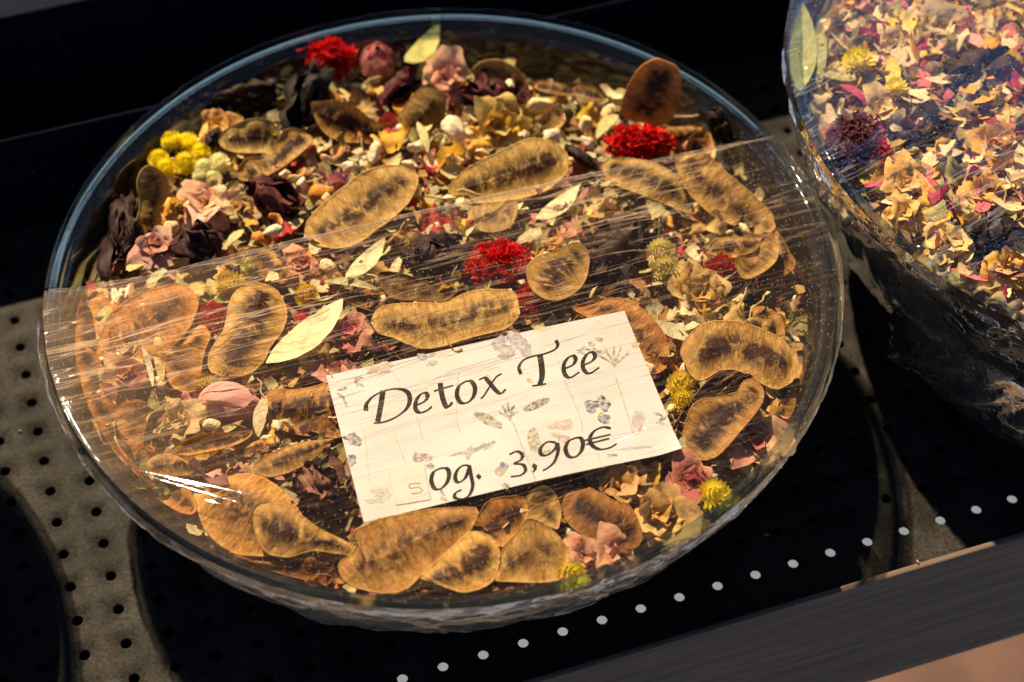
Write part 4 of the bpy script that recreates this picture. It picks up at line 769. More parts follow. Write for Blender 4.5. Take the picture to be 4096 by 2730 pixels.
for i, (x, y, s, dz) in enumerate([(690,408,60,.015),(730,440,70,.02),(640,505,44,.01),(1085,505,48,.0),(930,525,86,-.02),(625,1005,70,.0),(505,640,60,-.01),(1100,330,60,.01),(770,365,62,.01),(870,330,66,.01),(1300,700,60,-.03),(1180,375,50,.0),(1240,435,50,.01),(600,548,50,.0),(1555,855,50,-.02),(880,500,46,-.01),(1420,500,56,-.02),(680,480,46,.01)]):
    place(PEEL[i % 6], "citrus_peel", x, y, s, f"orange citrus peel strip beside {nm(x, y)}", "peel", "orange citrus peel strips", (1, rnd.uniform(.8, 1.3), 1), dz, (rnd.uniform(-1.2, 1.2), rnd.uniform(-.5, .5), rnd.uniform(0, 6)))
OR = (0.80, 0.42, 0.04)
for i, (x, y, s, c, dz) in enumerate([(905,310,75,OR,.02),(1015,355,85,OR,.02),(978,462,72,OR,.01),(388,468,55,(.78,.36,.03),.02),(520,350,60,OR,.0),(790,410,62,(.5,.16,.2),.01),(990,385,40,(.4,.03,.03),.01),(725,335,70,(.5,.03,.03),-.01),
        (690,330,60,OR,.0),(1130,430,60,OR,.0),(1060,490,70,(.74,.36,.3),-.005),(505,1088,140,(.76,.4,.34),-.01),(1300,520,80,(.74,.5,.28),-.02),(1370,465,90,(.76,.56,.25),-.02),(1440,530,80,(.72,.3,.2),-.03),(1250,575,60,OR,-.03),
        (1235,715,70,(.72,.3,.05),-.03),(870,205,60,(.76,.5,.12),.01),(1620,725,60,OR,-.03),(1690,650,60,(.35,.04,.04),-.03),(1335,1140,70,(.6,.12,.16),-.03),(640,340,56,OR,.0),(440,430,64,(.76,.5,.16),.0),
        (1005,170,60,(.76,.5,.1),.02),(770,790,66,(.55,.16,.1),-.03),(1120,700,60,(.6,.2,.16),-.05),(1560,1040,60,(.6,.3,.14),-.03),(930,1335,70,(.78,.5,.08),-.01),(720,640,60,(.66,.2,.12),-.02),(1395,700,50,(.6,.4,.1),-.04),(655,700,50,(.6,.12,.1),-.04)]):
    word = "yellow-orange" if c[1] > .33 and c[2] < .13 else "pinkish" if c[2] > .13 else "dark red"
    S = s*PX*R; cc = to_w(on_heap((x, y), dz))
    m = Matrix.Translation(cc) @ Euler((rnd.uniform(.6, 1.7), 0, rnd.uniform(0, 6.28))).to_matrix().to_4x4() @ Matrix.Scale(S, 4) @ Matrix.Translation((0, 0, -.45))
    tag(link("loose_petal", LOOSEP[i % 7], None, m, c), f"loose {word} petal beside {nm(x, y)}", "petal", "loose petals in the labelled bowl")
GR = (0.58, 0.50, 0.22); GP = (0.78, 0.67, 0.38); OL = (0.36, 0.32, 0.10)
for i, (x0, y0, x1, y1, c, dz, lift, wd, lab) in enumerate([
        (618,852,792,705,GP,.03,.0,1.1,"large pale folded leaf right of the large waisted pod"),(690,815,780,800,(.5,.42,.2),.02,0,1.2,"short leaf under the large pale folded leaf"),
        (795,652,885,560,GP,.015,.0,1.3,"oval whitish-green leaf just below the film's edge"),(893,650,922,585,GP,.01,.0,1.0,"narrow leaf beside the oval whitish-green leaf"),
        (590,1000,606,905,(.56,.46,.26),.02,0,1.2,"pale leaf right of the pink rosebud"),(1500,745,1610,785,(.52,.46,.28),.0,0,1.2,"pale leaf behind the kidney-shaped pod"),
        (1480,655,1562,648,(.55,.46,.22),.01,0,.5,"thin straw leaf left of the yellow rose"),(930,170,1005,80,(.44,.40,.12),.03,.03,1.1,"olive leaf pointing up at the far rim"),
        (960,175,1035,112,(.6,.45,.1),.03,.02,1.2,"yellowish leaf beside the far olive leaf"),(960,275,985,345,GR,.04,.02,.9,"grey-green leaf standing in front of the dull dark pod"),
        (335,655,385,615,GP,.0,0,.9,"pale leaf sliver above the big amber pod"),(1370,310,1420,255,(.5,.42,.16),.03,0,1.2,"greenish petal-like leaf left of the upright oval pod"),
        (1230,520,1330,440,GP,.0,0,1.2,"broad grey leaf under the tapering olive pod"),(700,500,640,540,GR,.0,0,1.3,"grey-green leaf below the large long pod's tip"),
        (560,525,520,560,GR,.01,0,1.5,"grey-green leaf right of the purple hibiscus"),(735,1090,815,1010,(.34,.28,.08),.0,0,1.0,"olive leaf against the label's lower left edge"),
        (740,640,870,660,(.5,.44,.2),.02,0,.6,"long flat leaf below the film's edge"),(330,790,360,900,(.62,.52,.34),.025,0,.4,"pale straw leaf on the big amber pod's lower side"),
        (360,760,372,880,(.68,.45,.16),.03,0,.7,"amber leaf beside the torn amber pod half"),(1560,1120,1650,1085,(.5,.42,.2),.0,0,.9,"olive leaf under the wine-red rose"),
        (1640,1080,1720,1040,(.55,.45,.18),-.01,0,1.1,"olive leaf below the cream and magenta rose"),(1770,900,1800,850,(.46,.44,.16),-.01,0,1.2,"green leaf below the kidney-shaped pod"),
        (870,420,920,360,GR,.0,0,1.2,"grey-green leaf above the large long pod"),(1180,560,1260,520,GP,-.01,0,1.1,"pale leaf right above the middle red flower"),
        (1070,540,1100,500,GP,-.005,0,1.3,"pale leaf left of the round dull pod"),(470,1010,560,970,(.55,.42,.2),.0,0,.6,"straw leaf below the pink rosebud"),
        (1440,610,1500,560,GR,-.02,0,1.0,"grey leaf left of the pale yellow flower pair"),(740,700,690,650,(.5,.45,.2),.0,0,1.0,"grey leaf by the orange-yellow button flower")]):
    leaf(x0, y0, x1, y1, lab, c, i, dz, None, heap, lift, wid=wd)
for i, (x, y, s, a) in enumerate([(1580,268,85,.1),(600,890,70,1.9),(870,640,90,-.5),(740,685,80,.2),(1010,455,90,-.1),(1080,440,80,-.3),(300,830,70,1.2),(1440,1160,60,1.1),(930,640,60,1.2),(1740,700,90,1.0),(860,180,70,.5),(1705,690,80,1.2),(720,415,60,.4)]):
    S = s*.5*PX*R; m = Matrix.Translation(to_w(on_heap((x, y), .02))) @ Euler((0, 0, a)).to_matrix().to_4x4() @ Matrix.Scale(S, 4)
    tag(link("stalk", TWIG[i % 4], None, m, (0.6, 0.42, 0.2)), f"thin straw-coloured stalk beside {nm(x, y)}", "stalk", "thin stalks in the labelled bowl")

rm = random.Random(19)
for i in range(190):
    x, y = rm.uniform(260, 1780), rm.uniform(170, 1320)
    q = on_heap((x, y), 0)
    if under_label(q.x, q.y) or q.x**2+q.y**2 > .72 or (620 < y and rm.random() < .3): continue
    k = rm.random()
    if k < .4: place(CHUNK[i % 8], "root_chunk", x, y, rm.uniform(30, 52), f"{rm.choice(['knobbly', 'angular', 'worn', 'chipped'])} cream root piece in the mix beside {nm(x, y)}", "root", "cream root chunks", (1, .95, .85), rm.uniform(-.005, .015))
    elif k < .6: place(PEEL[i % 6], "citrus_peel", x, y, rm.uniform(36, 56), f"{rm.choice(['short', 'bent', 'narrow'])} citrus peel bit in the mix beside {nm(x, y)}", "peel", "orange citrus peel strips", (1, rm.uniform(.9, 1.4), 1), rm.uniform(-.005, .012))
    else:
        c = rm.choice([OR, (.76,.52,.16), (.72,.34,.24), (.5,.05,.05), (.74,.56,.3), (.78,.5,.06)]); S = rm.uniform(42, 68)*PX*R
        m = Matrix.Translation(to_w(on_heap((x, y), rm.uniform(-.01, .012)))) @ Euler((rm.uniform(.8, 1.7), 0, rm.uniform(0, 6.28))).to_matrix().to_4x4() @ Matrix.Scale(S, 4) @ Matrix.Translation((0, 0, -.45))
        w_ = "golden" if c[2] < .1 and c[1] > .3 else "straw-yellow" if c[1] > .5 else "coral" if c[1] > .3 else "deep red"
        tag(link("loose_petal", LOOSEP[i % 7], None, m, c), f"{rm.choice(['crinkled', 'curled', 'torn'])} {w_} petal in the mix beside {nm(x, y)}", "petal", "loose petals in the labelled bowl")
# flakes: the largest as things of their own, the finest crumbs as one mass
def inside(x, y): return x*x+y*y < 0.85
FL = [(0.64,.55,.26), (0.52,.46,.18), (0.78,.67,.38), (0.42,.36,.12), (0.72,.54,.2), (0.82,.62,.32)]
FLW = ['greyish', 'olive', 'pale', 'dark olive', 'straw-coloured', 'cream']
fr_ = random.Random(3); n = 0
for i in range(4000):
    if n >= 298: break
    x, y = fr_.uniform(-.88, .88), fr_.uniform(-.88, .88)
    if not inside(x, y) or under_label(x, y): continue
    if y < -.25 and fr_.random() < .35: continue
    z = heap(x, y)-fr_.uniform(-.006, .022); S = fr_.uniform(.024, .05)*R; ci = fr_.randrange(6); c = FL[ci]; j = fr_.uniform(.8, 1.1)
    m = Matrix.Translation(W3(x, y, z)) @ Euler((fr_.uniform(-.7, .7), fr_.uniform(-.7, .7), fr_.uniform(0, 6.28))).to_matrix().to_4x4() @ Matrix.Scale(S, 4)
    v_ = Vector((x, y, z))-CAM; d_ = v_.dot(FW); zone = nm((2048+4096*FOC*v_.dot(RT)/d_)*.57446, (1365-4096*FOC*v_.dot(UP)/d_)*.57446)
    tag(link("leaf_flake", FLAKE[i % 10], None, m, tuple(k*j for k in c)), f"small {FLW[ci]} leaf flake beside {zone}", "leaf flake", f"{FLW[ci]} leaf flakes beside {zone}"); n += 1
def fines(c, s, hf, cnt, seed, name, label, pal, smin, smax, lift=0.0, rmax=.88):
    rr = random.Random(seed); bu = Buf()
    tmpl = []
    for me in (FLAKE[0], FLAKE[3], FLAKE[6], LOOSEP[2], CHUNK[1], TWIG[0]):
        tmpl.append((np.array([v.co[:] for v in me.vertices]), [tuple(p.vertices) for p in me.polygons]))
    V = []; F = []; CO = []; off = 0
    for i in range(cnt):
        r_ = rmax*s*math.sqrt(rr.random()); a = rr.uniform(0, 6.283); x, y = r_*math.cos(a), r_*math.sin(a)
        if hf is heap and (under_label(x, y) or (y > .1 and r_ > .86)): continue
        t_ = rr.choices(range(6), (5, 5, 4, 3, 2, 2))[0]; v, f = tmpl[t_]
        S = rr.uniform(smin, smax)*R*(.6 if t_ == 4 else 1.3 if t_ == 5 else 1)
        m = np.array(Euler((rr.uniform(-.9, .9), rr.uniform(-.9, .9), rr.uniform(0, 6.28))).to_matrix())*S
        p = W3(c[0]+x, c[1]+y, hf(x, y)-rr.uniform(.004, .04)+lift); w = v@m.T+np.array(p)
        V.append(w); F += [tuple(k+off for k in q) for q in f]; off += len(v)
        cl = rr.choice(pal); j = rr.uniform(.7, 1.15); CO += [(cl[0]*j, cl[1]*j, cl[2]*j, 1)]*len(v)
    o = link(name, mesh(name, np.concatenate(V).tolist(), F, MMIX, True, None, CO)); o["kind"] = "stuff"; o["label"] = label; o["category"] = "tea"
PAL1 = [(0.60,.50,.24), (0.52,.44,.18), (0.74,.62,.36), (0.42,.36,.13), (.8,.66,.38), (.78,.38,.05), (.6,.05,.04), (.16,.06,.03), (.46,.22,.07), (.82,.5,.1), (.66,.26,.2), (.85,.72,.48), (.55,.3,.1)]
fines((0, 0), 1.0, heap, 3000, 11, "tea_crumbs", "small broken leaf, peel and petal crumbs between the larger pieces", PAL1, .015, .038, -.004, .92)

# ------------------------------------------------------------------ the paper label
lab = link("price_label", None); tag(lab, "white paper price label printed with pressed flowers, reading Detox Tee", "label")
LZ = -0.012
def lp(p, h=0.0, crop='K'):
    q = on_z(p, LZ, crop); k = ((p[0]-1150)/1150)**2
    w = to_w(q); w.z += (0.0016*noise.noise(Vector((q.x*1.6, q.y*1.6, 3)))-0.0004*k)*1.0 + h
    return w
TL, TR_, BR, BL = (5, 472), (1930, 75), (2300, 968), (250, 1432)
nu, nv = 40, 24; v = []
for i in range(nu):
    for j in range(nv):
        u_, w_ = i/(nu-1), j/(nv-1)
        a = (TL[0]+(TR_[0]-TL[0])*u_, TL[1]+(TR_[1]-TL[1])*u_); b_ = (BL[0]+(BR[0]-BL[0])*u_, BL[1]+(BR[1]-BL[1])*u_)
        p = (a[0]+(b_[0]-a[0])*w_, a[1]+(b_[1]-a[1])*w_)
        lift = 0.0012*max(0, u_-.93)/.07*max(0, w_-.86)/.14
        v.append(lp(p, lift))
nn_ = len(v); v += [p-Vector((0, 0, 0.00014)) for p in v]
f = [q[::-1] for q in grid_faces(nu, nv)]; f += [tuple(k+nn_ for k in q[::-1]) for q in f]
edge = [(i*nv) for i in range(nu)]+[(nu-1)*nv+j for j in range(1, nv)]+[i*nv+nv-1 for i in range(nu-2, -1, -1)]+[j for j in range(nv-2, 0, -1)]
for i in range(len(edge)):
    a, c_ = edge[i], edge[(i+1) % len(edge)]; f.append((a, c_, c_+nn_, a+nn_))
link("paper", mesh("paper", v, f, MPAPER, False), lab)
def spline(pts, k=10):
    P_ = [Vector(p) for p in pts]; out = []
    P_ = [P_[0]*2-P_[1]]+P_+[P_[-1]*2-P_[-2]]
    for i in range(1, len(P_)-2):
        p0, p1, p2, p3 = P_[i-1:i+3]
        for j in range(k):
            t_ = j/k; out.append(0.5*((2*p1)+(p2-p0)*t_+(2*p0-5*p1+4*p2-p3)*t_*t_+(3*p1-p0-3*p2+p3)*t_**3))
    out.append(P_[-2]); return out
def nib_stroke(bu, pts, w=26, thin=7, ang=-0.35, h=0.00012, straight=False):
    """broad-nib pen stroke in label picture units"""
    s_ = [Vector(p) for p in pts] if straight else spline(pts)
    nib = Vector((math.cos(ang), math.sin(ang)))*w*0.5; v = []
    for i, p in enumerate(s_):
        d = s_[min(i+1, len(s_)-1)]-s_[max(0, i-1)]; d.normalize(); n = Vector((-d.y, d.x))
        o_ = n*max(thin*.5, abs(nib.dot(n))); v += [lp(p+o_, h), lp(p-o_, h)]
    bu.add(v, [(2*i, 2*i+1, 2*i+3, 2*i+2) for i in range(len(s_)-1)])
TITLE = {
 'D': [([(372,572),(362,640),(350,710),(338,772)], 34), ([(312,782),(380,775),(455,745),(520,695),(545,640),(535,590),(495,565),(430,562),(360,580),(300,615),(265,660),(262,700)], 28)],
 'e': [([(592,668),(640,645),(660,612),(645,590),(612,602),(585,645),(583,695),(612,718),(655,706),(688,680)], 26)],
 't': [([(742,528),(748,580),(762,640),(786,686),(822,655)], 30), ([(700,580),(760,562),(825,545)], 16)],
 'o': [([(905,520),(862,553),(850,608),(872,655),(915,660),(955,622),(966,565),(943,523),(905,520)], 27)],
 'x': [([(992,512),(1028,500),(1062,535),(1098,580),(1133,604),(1165,578)], 26), ([(1138,475),(1100,500),(1060,560),(1025,615),(1003,636)], 14)],
 'T': [([(1385,362),(1396,430),(1398,500),(1382,554)], 34), ([(1335,558),(1380,553),(1425,545)], 16), ([(1262,480),(1250,435),(1280,390),(1340,367),(1420,350),(1480,325),(1500,295),(1488,266)], 20)],
 'ee': [([(1545,448),(1595,425),(1615,388),(1597,365),(1562,383),(1538,430),(1547,485),(1582,505),(1640,470)], 25), ([(1668,425),(1720,400),(1740,365),(1718,342),(1685,360),(1662,405),(1668,455),(1705,478),(1768,440)], 25)]}
PRICE = {
 'o': [([(745,1085),(700,1110),(685,1165),(705,1215),(745,1220),(785,1180),(800,1125),(785,1090),(745,1085)], 26)],
 'g': [([(930,1072),(885,1073),(848,1110),(840,1160),(865,1180),(905,1150),(930,1085)], 24), ([(930,1072),(942,1140),(952,1205),(930,1265),(885,1290),(838,1280),(842,1250),(880,1228)], 22)],
 '3': [([(1188,1005),(1235,985),(1270,1005),(1262,1040),(1215,1065)], 22), ([(1215,1065),(1275,1073),(1292,1108),(1262,1140),(1198,1150)], 22)],
 '9': [([(1488,928),(1432,925),(1392,962),(1392,1003),(1432,1010),(1480,972),(1498,930)], 24), ([(1498,930),(1502,980),(1482,1045),(1445,1088),(1402,1112)], 22)],
 '0': [([(1622,895),(1572,918),(1550,968),(1568,1015),(1610,1022),(1650,985),(1662,932),(1647,900),(1622,895)], 26)],
 'eu': [([(1842,832),(1790,826),(1735,852),(1707,900),(1722,945),(1772,970),(1832,960),(1880,932)], 26)]}
for nm_, D_ in (("title_lettering", TITLE), ("price_lettering", PRICE)):
    bu = Buf()
    for strokes in D_.values():
        for pts, w in strokes: nib_stroke(bu, pts, w*1.15, 9)
    if nm_ == "price_lettering":
        nib_stroke(bu, [(1672,914),(1840,872)], 9, 9, straight=True); nib_stroke(bu, [(1682,940),(1832,898)], 9, 9, straight=True)
        bu.add([lp(p, .00012) for p in [(988,1125),(1010,1146),(992,1166),(972,1146)]], [(0, 1, 2, 3)])
        bu.add([lp(p, .00012) for p in [(1345,1062),(1368,1078),(1362,1105),(1338,1128),(1345,1100),(1332,1082)]], [(0, 1, 2, 3, 4, 5)])
    link(nm_, bu.mesh(nm_, MINK, False), lab)
b = Buf(); b.add([lp(p, .00022) for p in [(408,1085),(638,1055),(680,1290),(460,1322)]]+[lp(p, .0) for p in [(402,1083),(642,1049),(686,1294),(456,1328)]], [(0, 1, 2, 3), (0, 4, 5, 1), (1, 5, 6, 2), (2, 6, 7, 3), (3, 7, 4, 0)])
patch = link("number_patch", b.mesh("number_patch", m_plain("patch_paper", (0.465, 0.43, 0.40), .6, .3, .05), False), lab)
patch["label"] = "pasted paper square with a faint figure 5"
b = Buf(); nib_stroke(b, [(618,1186),(580,1184),(545,1192),(550,1214),(600,1210),(625,1226),(610,1246),(558,1250)], 11, 5, h=.00034)
link("faint_figure", b.mesh("faint_figure", m_plain("faded_ink", (0.30, 0.24, 0.16), .7, .2), False), patch)
PRM = {}
def print_mat(c):
    if c not in PRM:
        t = NT("print"); n = t.noise(900, 4, .7); al = t.ramp(n, [(0.40, 0.25), (0.60, 1.0)])
        PRM[c] = t.done(t.bsdf(t.mix(al, (0.475, 0.46, 0.45), tuple(q*.42 for q in c)), .65, .25))
    return PRM[c]
def motif(name, x, y, rx, ry, rot, c, lob=0, jag=.15, h=.00006):
    n = 26; v = [lp((x, y), h)]; sd = x*.013
    for i in range(n):
        a = 2*math.pi*i/n; r_ = 1+jag*noise.noise(Vector((math.cos(a)*2+sd, math.sin(a)*2, sd)))*2+(.22*math.cos(lob*a) if lob else 0)
        X, Y = rx*r_*math.cos(a), ry*r_*math.sin(a)
        v.append(lp((x+X*math.cos(rot)-Y*math.sin(rot), y+X*math.sin(rot)+Y*math.cos(rot)), h))
    link(name, mesh(name, v, [(0, 1+i, 1+(i+1) % n) for i in range(n)], print_mat(c), False), lab)
def pstem(pts, c, w=6, h=.00004):
    b = Buf(); nib_stroke(b, pts, w, w, h=h); link("printed_stem", b.mesh("printed_stem", print_mat(c), False), lab)
LV = (0.40, 0.37, 0.17); LV2 = (0.25, 0.25, 0.11); NVY = (0.06, 0.065, 0.12); BLU = (0.12, 0.2, 0.36); LIL = (0.56, 0.51, 0.62)
motif("printed_leaf", 1056, 775, 104, 32, .5, LV); motif("printed_leaf", 1362, 680, 92, 26, -.43, LV2); motif("printed_leaf", 1345, 910, 78, 42, 1.35, (0.52, 0.44, 0.24)); motif("printed_leaf", 1425, 1000, 30, 18, -.3, (0.58, 0.5, 0.26))
for i, (dx, dy, r_) in enumerate([(-20, -30, .9), (0, -50, 1.5), (25, -35, 2.2), (-10, 0, 1.2), (15, 10, 1.8), (-35, 0, .6), (40, -5, 2.5)]): motif("printed_sprig", 1180+dx, 740+dy, 34, 8, r_, LV2, 0, .3)
pstem([(1190,760),(1225,830),(1260,930),(1310,1050),(1360,1180)], (0.6, 0.55, 0.42), 8)
motif("printed_pansy", 1720, 685, 50, 34, -.3, NVY, 3); motif("printed_pansy", 1790, 665, 50, 38, .5, NVY, 3); motif("printed_pansy", 1800, 700, 30, 24, .2, BLU, 0, .2, .0001); motif("printed_pansy", 1722, 715, 26, 18, -.2, BLU, 0, .2, .0001)
motif("printed_pansy", 1797, 772, 42, 32, .1, (0.08, 0.14, 0.26)); motif("printed_pansy", 1781, 742, 15, 15, 0, (0.74, 0.46, 0.08), 0, .1, .0001)
for dx, dy in ((-80, -30), (70, -30), (-20, 40), (110, 10), (30, -60)): motif("printed_violet", 1190+dx*.9, 305+dy*.9, 56, 40, dx*.01, LIL, 0, .2, .00005+dx*1e-7)
for dx in (-14, 6, 22): motif("printed_violet", 1190+dx, 305+dx*.6, 26, 5, .4+dx*.03, (0.4, 0.36, 0.4), 0, .3, .0001)
motif("printed_flower", 625, 355, 36, 22, .2, (0.4, 0.45, 0.6)); motif("printed_leaf", 688, 398, 38, 17, -.15, (0.5, 0.5, 0.38)); motif("printed_leaf", 690, 345, 26, 11, -.5, (0.5, 0.5, 0.38))
motif("printed_pansy", 175, 880, 56, 32, .1, (0.14, 0.15, 0.16), 4); motif("printed_pansy", 208, 905, 30, 26, .7, (0.16, 0.17, 0.18)); motif("printed_pansy", 172, 1025, 30, 38, .1, (0.32, 0.43, 0.45)); motif("printed_pansy", 172, 1000, 26, 14, .1, (0.18, 0.22, 0.24), 0, .2, .0001)
motif("printed_tulip", 600, 1010, 36, 30, .3, (0.3, 0.27, 0.42)); motif("printed_tulip", 650, 1012, 45, 26, .35, (0.55, 0.35, 0.25)); motif("printed_tulip", 680, 1070, 28, 20, .2, (0.28, 0.16, 0.12))
motif("printed_bud", 1152, 1080, 32, 25, .1, (0.24, 0.24, 0.42), 0, .2, .0001); motif("printed_bud", 1125, 1115, 34, 30, .1, (0.58, 0.5, 0.36)); motif("printed_bud", 1165, 1210, 26, 18, .4, (0.36, 0.26, 0.2))
motif("printed_sprig", 1000, 955, 95, 12, -.42, (0.48, 0.48, 0.38), 0, .4); motif("printed_sprig", 880, 990, 60, 12, -.2, (0.6, 0.57, 0.42), 0, .4); motif("printed_sprig", 1060, 940, 42, 16, -.6, (0.5, 0.5, 0.45), 0, .5); motif("printed_sprig", 925, 990, 20, 46, .2, (0.56, 0.54, 0.4), 0, .5)
for dx, dy in ((0, 0), (40, -30), (85, -60), (60, 10), (100, 20), (-30, 20)): motif("printed_plume", 1680+dx, 320+dy, 26, 12, .3, (0.38, 0.33, 0.26), 0, .5)
for r_ in (-2.6, -2.1, -1.6, -1.2, -.7): motif("printed_plume", 1865+60*math.cos(r_), 420+60*math.sin(r_)*1.0, 62, 8, r_, (0.40, 0.37, 0.28), 0, .5)
pstem([(1868,480),(1905,600),(1950,740),(1985,860)], (0.62, 0.58, 0.48), 8); pstem([(1545,530),(1600,650),(1650,780),(1660,860)], (0.66, 0.62, 0.54), 6); pstem([(1480,330),(1545,530)], (0.68, 0.64, 0.56), 5)
pstem([(440,450),(480,520)], (0.64, 0.61, 0.54), 5); pstem([(860,460),(845,740),(875,860)], (0.7, 0.65, 0.58), 5); pstem([(590,740),(635,910)], (0.68, 0.64, 0.57), 5); pstem([(440,840),(520,1050)], (0.66, 0.63, 0.56), 5); pstem([(250,820),(285,1160)], (0.7, 0.67, 0.58), 5); pstem([(1745,970),(1790,1090)], (0.68, 0.64, 0.58), 5); pstem([(1590,1040),(1615,1110)], (0.68, 0.64, 0.58), 5)
motif("printed_blot", 1520, 815, 80, 30, -.1, (0.78, 0.64, 0.52), 0, .4); motif("printed_blot", 1520, 895, 56, 22, .4, (0.68, 0.48, 0.36), 0, .5); motif("printed_blot", 2020, 770, 40, 65, 0, (0.80, 0.66, 0.61), 0, .3)
motif("printed_blot", 345, 430, 80, 34, -.2, (0.78, 0.62, 0.44), 0, .3); motif("printed_blot", 2003, 292, 24, 20, 0, (0.74, 0.6, 0.2), 0, .3); motif("printed_blot", 1318, 522, 22, 16, .4, (0.76, 0.6, 0.2), 0, .4); motif("printed_blot", 1060, 500, 26, 12, 1.0, (0.76, 0.6, 0.24), 0, .4)
for x, y, a in ((215, 490, -.2), (220, 530, .4), (200, 515, 1.4), (105, 560, -.3), (95, 600, .6), (125, 640, 1.2), (2150, 735, .3), (2175, 765, -.5), (2160, 790, .2), (330, 1230, .4), (355, 1250, -.3), (1855, 1005, 0), (760, 1250, .9), (770, 1290, .3)): motif("printed_sprig", x, y, 30, 9, a, (0.34, 0.31, 0.22), 0, .5)
motif("printed_blot", 320, 1290, 60, 18, -.1, (0.66, 0.68, 0.64), 0, .5); motif("printed_blot", 370, 1235, 60, 30, .2, (0.72, 0.71, 0.68), 0, .4)

# ------------------------------------------------------------------ cling film over the labelled bowl
EDGE = [on_z(p, 0.0) for p in [(81,678),(250,655),(420,622),(560,583),(760,540),(1000,482),(1200,438),(1400,395),(1600,352),(1750,322),(1800,312)]]
fu = Vector((math.cos(FILM_ROT), math.sin(FILM_ROT))); fv = Vector((-fu.y, fu.x))
EU = [(p.x*fu.x+p.y*fu.y, p.x*fv.x+p.y*fv.y) for p in EDGE]
def edge_v(u_):
    return edge_line(u_)+.006*noise.noise(Vector((u_*3, 1, 2)))+.005*noise.noise(Vector((u_*11, 4, 2)))+.003*noise.noise(Vector((u_*40, 7, 2)))
def edge_line(u_):
    if u_ <= EU[0][0]: return EU[0][1]
    for (a, va), (b_, vb) in zip(EU, EU[1:]):
        if u_ <= b_: return va+(vb-va)*(u_-a)/(b_-a)
    return EU[-1][1]
RF = 0.987
def film_z(x, y):
    u_ = x*fu.x+y*fu.y; v_ = x*fv.x+y*fv.y; r_ = math.hypot(x, y)
    inner = max(0, 1-r_)
    z = 0.004 - 0.010*min(1, inner*3.0)*0.0
    z += 0.0022*noise.noise(Vector((u_*0.9, v_*11, 1)))+0.0012*noise.noise(Vector((u_*1.6, v_*34, 2)))*min(1, .25+max(0, v_+.45)*1.6)
    z += 0.0009*noise.noise(Vector((x*4, y*4, 6)))
    return z
nu, nv = 240, 200; v = []
for i in range(nu):
    u_ = -RF*0.9995+2*RF*0.9995*i/(nu-1); lo = -math.sqrt(max(0, RF*RF-u_*u_)); hi = min(edge_v(u_), -lo)
    if hi < lo: hi = lo
    for j in range(nv):
        w_ = lo+(hi-lo)*j/(nv-1); x, y = fu*u_+fv*w_
        z = film_z(x, y)
        v.append(W3(x, y, z))
film = link("cling_film", None); tag(film, "clear cling film stretched over the near part of the labelled bowl", "cling film")
link("top_sheet", mesh("top_sheet", v, grid_faces(nu, nv), MFILM), film)
# ribbons shaped to give the sun glints on folds in the near left
def glint_fold(p0, p1, w, z0=0.007):
    a = on_z(p0, z0); b_ = on_z(p1, z0); d = b_-a; L = d.length; d.normalize(); n = Vector((-d.y, d.x, 0)); v = []; N = 24
    mid = (a+b_)/2; H = (SUN+(CAM-mid).normalized()); sl = -H.dot(d)/H.z; pt = -H.dot(n)/H.z      # tilt solved so the ribbon mirrors the sun into the camera
    for i in range(N):
        t_ = i/(N-1); k = math.sin(math.pi*min(.97, max(.03, t_)))**.5; c = a+d*(L*t_)+Vector((0, 0, sl*L*(t_-.5)+abs(sl)*L*.5))
        for j in range(7):
            s_ = -1+j/3; v.append(W3(*(c+n*s_*w*k+Vector((0, 0, pt*s_*w*k-.05*w*s_*s_)))))
    link("glint_fold", mesh("glint_fold", v, grid_faces(N, 7), MFOLD), film)
for p0, p1, w in [((303,1078),(602,1156),.0042), ((330,1091),(556,1168),.0034), ((470,1148),(505,1160),.003), ((345,1086),(480,1130),.0022)]: glint_fold(p0, p1, w)
glint_fold((1418,1014), (1484,994), .0055)  # ribbon added for the sun glint on the film over the label
def skirt(c, s, a0, a1, zlow, seed, parent, mat, amp=1.0, rag=.05, zr=0.0):
    n, m = 260, 26; v = []
    prof = [(1.004, .004), (1.0, -.03)]+[(r_+.012, z_) for r_, z_ in OUT[::-1]]; prof = [(r_, zmap(z_, zr)) for r_, z_ in prof]
    def at(t_):
        k = t_*(len(prof)-1); i = min(int(k), len(prof)-2); f_ = k-i
        return prof[i][0]+(prof[i+1][0]-prof[i][0])*f_, prof[i][1]+(prof[i+1][1]-prof[i][1])*f_
    for i in range(n):
        a = a0+(a1-a0)*i/(n-1); low = zlow*(1+rag*noise.noise(Vector((a*4, seed, 0)))*4+rag*noise.noise(Vector((a*17, seed, 0)))*2)
        for j in range(m):
            t_ = low*j/(m-1); r_, z_ = at(t_); q = j/(m-1)
            k = min(1, q*3)
            fo = .010*noise.noise(Vector((a*9+q*5, q*3, seed)))+.008*noise.noise(Vector((a*18+q*9, q*2.0, seed+3)))+.003*noise.noise(Vector((a*45+q*16, q*5, seed+6)))
            r_ = r_*s+(fo+.010)*k*amp+.02*amp*q*q*noise.noise(Vector((a*9, seed, 9)))
            v.append(W3(c[0]+r_*math.cos(a), c[1]+r_*math.sin(a), z_+.012*k*amp*noise.noise(Vector((a*25, q*6, seed+12)))))
    link("bunched_skirt", mesh("bunched_skirt", v, grid_faces(n, m), mat), parent)
bu = Buf(); tube(bu, [W3(*(fu*u_+fv*(edge_v(u_)-.002)), .005+.003*noise.noise(Vector((u_*8, 3, 3)))) for u_ in [-.95+1.83*k/70 for k in range(71)]], .0005, None, 6); link('hem', bu.mesh('hem', MSKIRT), film)
skirt((0, 0), 1.0, math.radians(188), math.radians(385), .62, 1.0, film, MSKIRT)

